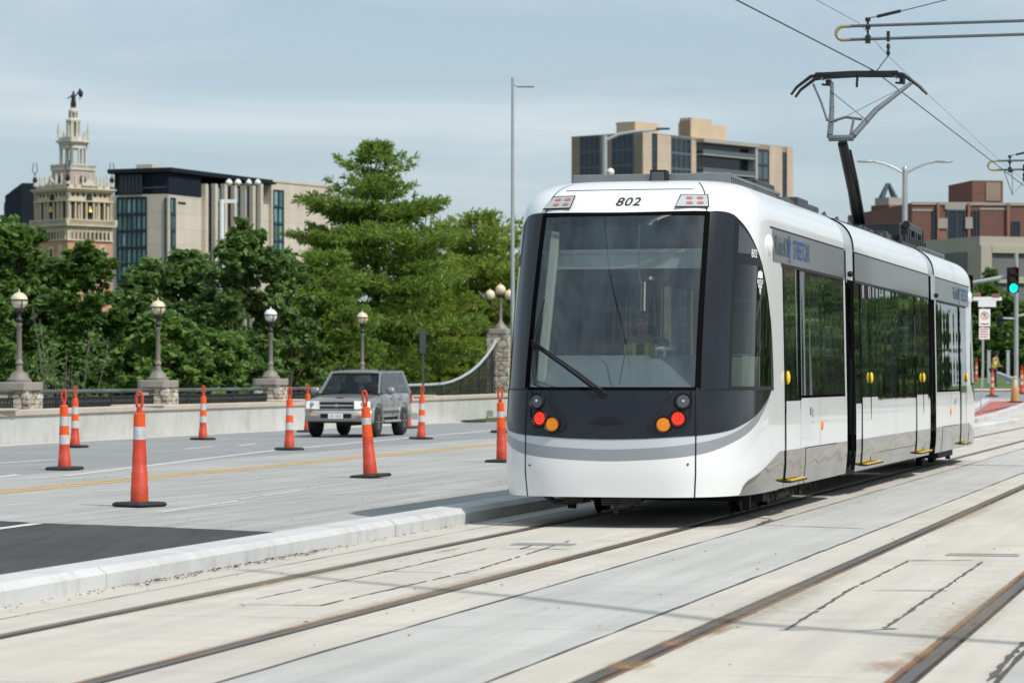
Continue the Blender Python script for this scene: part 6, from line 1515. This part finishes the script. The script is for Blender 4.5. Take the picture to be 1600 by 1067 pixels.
# traffic signals on their mast arm
Y = 128; k = Y/F
t, p = pole('signal_pole', 'grey signal pole at the right edge with a mast arm reaching to the streetcar', 1588, Y, at(1588,395,Y).z, rampz(Y), .10, .085, 'signal pole'); z0 = rampz(Y)
mb = MB(); q = lambda px, py: ((px-1588)*k, 0, at(px,py,Y).z-z0); mb.tube([q(1588,432), q(1570,433), q(1545,437), q(1515,442)], [.12,.10,.08,.07], 8); mb.tube([q(1588,498), q(1562,497)], .05, 6); mb.tube([q(1588,494),q(1610,490)], .06, 6); mb.build('mast_arm', M['galv'], t, 60)
def signal(px, top, bot, Y, label, name='traffic_signal', lit=2, w=18):
    k = Y/F; c = at(px, bot, Y); H_ = (bot-top)*k; w_ = w*k; t = thing(name, label, 'traffic light', (c.x, c.y-.28, c.z), .05, 'green traffic lights over the street'); mb = MB(); mb.box(-w_/2, w_/2, -.08, .14, 0, H_); mb.box(-.04,.04,.12,.30,H_*.45,H_*.55); mb.build('housing', M['tmatte'], t, None, .03)
    for i in range(3):
        z_ = H_*(.83-.33*i); mb = MB(); mb.lathe([(w_*.36,0),(w_*.34,.02),(w_*.2,.035)], (0,-.085,z_), 16, 0, 'y'); [None]
        for j in range(len(mb.v)): mb.v[j] = (mb.v[j][0], -.17-mb.v[j][1] if 0 else -.085-(mb.v[j][1]+.085), mb.v[j][2])
        mb.build('lens', M['siggreen'] if i == lit else M['sigoff%d' % (i % 2)], t, 40)
        mb = MB(); mb.grid(lambda a, y: (w_*.40*math.cos(a), y, z_+w_*.40*math.sin(a)), lin(-.3, math.pi+.3, 14), (-.30, -.08)); mb.build('visor', M['tmatte'], t, 60)
M['siggreen'] = mat('lit green lens', (.0,.5,.35), .3, var=0, emit=(.0,1.0,.62), es=2.0); M['sigoff0'] = mat('unlit red lens glass', (.10,.006,.012), .3, var=0); M['sigoff1'] = mat('unlit amber lens glass', (.06,.03,.008), .3, var=0)
signal(1581, 418, 457, 128, 'lit green traffic signal hanging in front of the signal pole'); signal(1511.5, 430, 468, 128, 'green traffic signal half hidden behind the streetcar tail', w=14)
mb = MB(); p = at(1562,508,128); mb.box(-.14,.14,-.1,.14,0,.42); mb.box(-.1,.1,-.2,-.1,.04,.1); mb.box(-.1,.1,-.2,-.1,.24,.3); o = tag(mb.build('pedestrian_signal', M['tmatte'], None, None, .02), 'small dark pedestrian signal beside the signal pole', 'pedestrian signal'); o.location = p
# no parking sign and the white board behind it
x, y = gpr(1532, 648); zb = rampz(y); t = thing('parking_sign', 'white no parking sign with red letters on a thin leaning pole beside the streetcar tail', 'sign', (x, y, zb)); k = y/F
mb = MB(); top_ = at(1538,482,y); mb.bar((0,0,0),(top_.x-x,0,top_.z-zb),.05,.03); mb.build('post', M['galv'], t)
def plate(px0, px1, py0, py1, name='sign_plate'):
    a = at(px0,py1,y); c_ = at(px1,py0,y); mb = MB(); mb.box(a.x-x, c_.x-x, -.045, -.035, a.z-zb, c_.z-zb); o = mb.build(name, M['inkw'], t); return ((a.x+c_.x)/2-x, (a.z+c_.z)/2-zb, c_.x-a.x, c_.z-a.z), o
(cx, cz, w_, h_), o1 = plate(1529.5, 1547, 483, 510); mb = MB(); rr_ = w_*.36; cz_ = cz+h_*.12
mb.grid(lambda a, r_: (cx+r_*math.cos(a), -.047, cz_+r_*math.sin(a)), lin(0,6.2832,24), (rr_*.80, rr_), 0); mb.bar((cx-rr_*.62,-.047,cz_+rr_*.62),(cx+rr_*.62,-.047,cz_-rr_*.62),.03,.004,0,(0,1,0)); put_text(mb, 'P', rr_*1.5, lambda a, b_: (cx+a, -.046, cz_+b_), 1, bold=True); mb.box(cx-w_*.36,cx+w_*.36,-.049,-.046,cz-h_*.40,cz-h_*.33)
M['signred'] = mat('sign red', (.50,.03,.04), .5, var=0); mb.build('symbol', [M['signred'], M['ink']], None, None, 0, 2, False).parent = o1
(cx, cz, w_, h_), o2 = plate(1529.5, 1546, 512, 530); mb = MB()
for i in range(4): mb.box(cx-w_*.4, cx+w_*(.4-.1*(i % 2)), -.049, -.046, cz+h_*(.32-.22*i), cz+h_*(.40-.22*i))
mb.build('symbol', M['signred'], None).parent = o2
p = at(1536, 481, 150); t = thing('white_board', 'white horizontal sign board with two brown tags behind the no parking sign', 'sign', (p.x, p.y, rampz(150))); k = 150/F; zb = rampz(150)
mb = MB(); mb.box(-.05,.05,0,.1,0,at(0,470,150).z-zb); mb.build('post', M['galv'], t)
for a, c_, e, f_, m_ in ((1515,1565,464,470,'tw'),(1528,1556,470,480,'tw'),(1518,1532,457,464,'brickl'),(1549,1562,459,466,'brickl')):
    A_ = at(a,f_,150); C_ = at(c_,e,150); mb = MB(); mb.box(A_.x-p.x, C_.x-p.x, -.08, -.03, A_.z-zb, C_.z-zb); mb.build('board', M[m_], t, None, .02)
for i, (px, lab) in enumerate(((1545,'white post on the lawn nearest the worker in lime'),(1575,'white post on the lawn beside the signal pole'))):
    zt_ = at(px,549,160).z; mb = MB(); mb.box(-.08,.08,-.08,.08,rampz(160),zt_); mb.box(-.1,.1,-.1,.1,zt_,zt_+.05); o = tag(mb.build('white_post', M['plate'], None, None, .01), lab, 'post', 'white posts on the lawn'); p = at(px,549,160); o.location = (p.x, p.y, 0)
mb = MB(); a_ = at(1556,584,158); c_ = at(1588,596,156); mb.bar(a_, c_, .3, .25); mb.bar(a_-Vector((0,0,.2)), (a_.x, a_.y, rampz(158)), .1); mb.bar(c_, (c_.x, c_.y, rampz(156)), .1); tag(mb.build('guard_rail', M['galv'], None), 'short grey guard rail sloping down behind the worker', 'guard rail')
# worker far down the street
x, y = gpr(1552, 606); 
J = dict(pelvis=(0,0,.92), waist=(0,-.04,1.08), chest=(.0,-.10,1.30), neckb=(0,-.14,1.43), neck=(0,-.17,1.50), jaw=(0,-.21,1.56), face=(0,-.21,1.62), crown=(0,-.19,1.70), sl=(-.19,-.12,1.40), el=(-.27,-.16,1.13), hl=(-.20,-.36,1.02), fl=(-.17,-.45,1.0), sr=(.19,-.12,1.40), er=(.27,-.16,1.13), hr=(.20,-.36,1.02), fr=(.17,-.45,1.0), tl=(-.10,0,.85), kl=(-.12,-.03,.47), al=(-.13,.02,.09), bl=(-.14,-.14,.04), tr=(.10,0,.85), kr=(.12,-.03,.47), ar=(.13,.02,.09), br=(.14,-.14,.04))
E_ = [('pelvis','waist'),('waist','chest'),('chest','neckb'),('neckb','neck'),('neck','jaw'),('jaw','face'),('face','crown'),('neckb','sl'),('sl','el'),('el','hl'),('hl','fl'),('neckb','sr'),('sr','er'),('er','hr'),('hr','fr'),('pelvis','tl'),('tl','kl'),('kl','al'),('al','bl'),('pelvis','tr'),('tr','kr'),('kr','ar'),('ar','br')]
rad = dict(pelvis=(.15,.11), waist=(.14,.10), chest=(.17,.11), neckb=(.12,.08), neck=.055, jaw=(.06,.07), face=(.075,.095), crown=(.06,.075), sl=.075, el=.045, hl=.035, fl=.035, sr=.075, er=.045, hr=.035, fr=.035, tl=.09, kl=.06, al=.045, bl=.045, tr=.09, kr=.06, ar=.045, br=.045)
t, sk = skin_person('person', 'road worker in a lime hi vis top far down the street behind a cone', (x, y, rampz(y)+.06), .9, J, E_, rad, None)
sk('body', set(J), M['skin']); sk('vest', {'waist','chest','neckb','sl','sr','pelvis'}, M['hivis'], .03); sk('trousers', {'pelvis','tl','kl','al','bl','tr','kr','ar','br'}, M['navy'], .015)
mb = MB(); mb.ball((0,-.19,1.70), .125, 12, 0, (.9,1.1,.75)); mb.lathe([(.16,0),(.15,.015)], (0,-.21,1.69), 14); mb.build('hard_hat', M['ink'], t, 60)

# ================================================================== OVERHEAD LINE
ZW = 6.47
cw = [W(-3.0,-32,ZW), W(-1.65,-10,ZW), W(-.40,9.84,ZW), W(.2,19.4,ZW), W(.26,49.5,ZW), W(0,75,ZW+.05), W(-2,130,ZW+.5)]
mb = MB(); mb.tube(cw, .011, 6); tag(mb.build('contact_wire', M['wire'], None), 'dark trolley wire crossing the sky down to the pantograph and on to the right', 'overhead wire')
def arm(Y, px0, py_u, py_l, L, label, wpx_, wy):
    p = at(px0, py_u, Y); zu = p.z; zl = at(px0, py_l, Y).z; t = thing('wire_bracket', label, 'bracket arm', (p.x, p.y, 0), -TH, 'overhead wire bracket arms'); r_ = (zu-zl)/2
    mb = MB(); mb.tube([(.25,0,zu),(L,0,zu+.02)], .026, 8); mb.tube([(.25,0,zl),(L,0,zl+.02)], .026, 8); mb.build('arm_tube', M['panto'], t, 60)
    mb = MB(); mb.tube([(.26,0,zu)]+[(.14+r_*math.cos(a), 0, (zu+zl)/2+r_*math.sin(a)) for a in lin(math.pi/2, math.pi*1.5, 12)]+[(.26,0,zl)], .032, 8); mb.build('arm_loop', M['brass'], t, 60)
    mb = MB(); mb.tube([(.55,0,zu+.13),(.55,0,zl-.06)], .02, 6)
    for z_ in (zu+.1, zu-.03, zl+.03, zl-.04): mb.box(.51,.59,-.04,.04,z_-.03,z_+.03)
    mb.box(.86,.91,-.03,.03,zl-.05,zl+.12); mb.lathe([(.02,0),(.035,.05),(.02,.1),(.035,.15),(.02,.2)], (.885,0,zl-.28), 8); mb.build('clamp', M['dark_iron'], t)
    mb = MB(); mb.tube([(.55,0,zu+.12),(1.0,0,zu+.2),(2.9,0,zu+.62),(L,0,zu+1.8)], .008, 5); mb.lathe([(.03,0),(.03,.4)], (.9,0,zu+.1), 6, 0, 'z'); mb.v[-12:] = [(.7+(v[2]-zu-.1)*.97, v[1], zu+.145+(v[2]-zu-.1)*.2+(v[0]-.9)) for v in mb.v[-12:]]; mb.build('stay_wire', M['dark_iron'], t)
    hw = Vector((wpx_, 0, 0)); mb = MB(); mb.tube([(.885,0,zl-.28),(.62,.0,zl-.62),(.60,0,wy+.06),(.55,.12,wy+.01)], .009, 5); mb.tube([(.62,0,zl-.62),(.42,-.1,wy+.01)], .009, 5); mb.box(.58,.63,-.02,.02,wy-.0,wy+.08); mb.build('hanger', M['dark_iron'], t)
    bp = MB(); bp.lathe([(.22,0),(.22,.1),(.14,.14),(.10,zu+2.0)], (L,0,0), 12); bp.build('mast', M['galv'], t, 40)
arm(49.6, 1304, 42, 63, 7.5, 'near double tube bracket with a looped end holding the wire above the pantograph', 0, ZW); arm(72.9, 1542, 252, 266, 7.5, 'far double tube bracket with a looped end at the right edge', 0, ZW)
mb = MB(); f_ = [at(1240,-40,38), at(1275,0,41), at(1341,36,49.5), at(1347,42,49.6), at(1385,85,50.5), at(1450,148,58), at(1555,245,72.9), at(1720,380,110)]; mb.tube(f_, .005, 4); tag(mb.build('feeder_wire', M['wire'], None), 'thin wire running from the top edge past the near bracket to the far bracket', 'overhead wire')
# signal mast arm standing just outside the view to the right: its shadow lies across the slab
t = thing('mast_arm_pole', 'curved mast arm pole whose shadow crosses the concrete in the foreground', 'signal pole', (11.5, 9.5, 0)); mb = MB(); mb.lathe([(.3,0),(.3,.2),(.16,.25),(.12,9.3)], (0,0,0), 12); mb.build('pole', M['galv'], t, 40)
mb = MB(); mb.tube([(0,0,7.6),(-1.3,1.1,8.5),(-3.3,2.8,9.0),(-4.76,4.2,9.0),(-6.11,6.4,9.0),(-7.5,8.2,9.0),(-8.3,9.4,9.0)], [.09,.08,.075,.07,.06,.05,.04], 8); mb.build('mast_arm', M['galv'], t, 60)

# ================================================================== LIGHT, SKY, CAMERA
w = bpy.data.worlds.new("World"); sc.world = w; w.use_nodes = True; nt = w.node_tree; nt.nodes.clear()
tosun = Vector((.591, -.52, 1.0)).normalized(); EL = math.asin(tosun.z); AZ = math.atan2(tosun.x, tosun.y)
sky = nd(nt, 'ShaderNodeTexSky', sky_type='NISHITA', sun_disc=False, sun_elevation=EL, sun_rotation=AZ, altitude=250, air_density=1.0, dust_density=2.0, ozone_density=1.5)
tc = nd(nt, 'ShaderNodeTexCoord')
mp = nd(nt, 'ShaderNodeMapping', i_Scale=(3.0, 3.0, 20.0)); mp.inputs['Rotation'].default_value = (0, R(-7), .3); nt.links.new(tc.outputs['Generated'], mp.inputs[0])
n1 = nd(nt, 'ShaderNodeTexNoise', i_Scale=1.5, i_Detail=8, i_Roughness=.55); n1.inputs['Distortion'].default_value = .6; nt.links.new(mp.outputs[0], n1.inputs['Vector'])
veil = nd(nt, 'ShaderNodeRGB'); veil.outputs[0].default_value = (3.6, 4.55, 5.2, 1)
cc = nd(nt, 'ShaderNodeRGB'); cc.outputs[0].default_value = (5.0, 5.65, 5.95, 1)
m0 = mixc(nt, .62, sky.outputs[0], veil.outputs[0])
mx = mixc(nt, ramp(nt, n1.outputs['Fac'], [(.40, (.0,)*3), (.53, (.35,)*3), (.66, (.9,)*3)]), m0, cc.outputs[0])
bg = nd(nt, 'ShaderNodeBackground', i_Strength=.115); nt.links.new(mx, bg.inputs[0]); out = nd(nt, 'ShaderNodeOutputWorld'); nt.links.new(bg.outputs[0], out.inputs[0])
ld = bpy.data.lights.new('sun', 'SUN'); ld.energy = 3.15; ld.angle = R(1.0); ld.color = (1, .955, .88); lo = bpy.data.objects.new('sun', ld); COL.objects.link(lo)
lo.rotation_euler = (-tosun).to_track_quat('-Z', 'Y').to_euler(); lo.location = (20, -20, 40)
cam = bpy.data.cameras.new('camera'); co = bpy.data.objects.new('camera', cam); COL.objects.link(co); sc.camera = co
co.location = (0, 0, EYE); co.rotation_euler = (R(90), 0, 0); cam.lens = 36*F/1600; cam.sensor_width = 36; cam.shift_y = (YH-533.5)/1600; cam.clip_start = .3; cam.clip_end = 9000
cam.dof.use_dof = True; cam.dof.focus_distance = 30.5; cam.dof.aperture_fstop = 5.0
sc.view_settings.view_transform = 'Standard'; sc.view_settings.look = 'None'; sc.view_settings.exposure = .22; sc.view_settings.gamma = 1
sc.render.engine = 'CYCLES'; sc.cycles.max_bounces = 10; sc.cycles.transparent_max_bounces = 24; sc.cycles.use_denoising = True; sc.cycles.caustics_reflective = False; sc.cycles.caustics_refractive = False
sc.cycles.sample_clamp_indirect = 6
for o in list(bpy.data.objects):      # unused cone prototypes
    if o.name.split('.')[0] == 'traffic_cone' and not o.get('label') and o.parent is None:
        for c in kids(o): bpy.data.objects.remove(c)
        bpy.data.objects.remove(o)
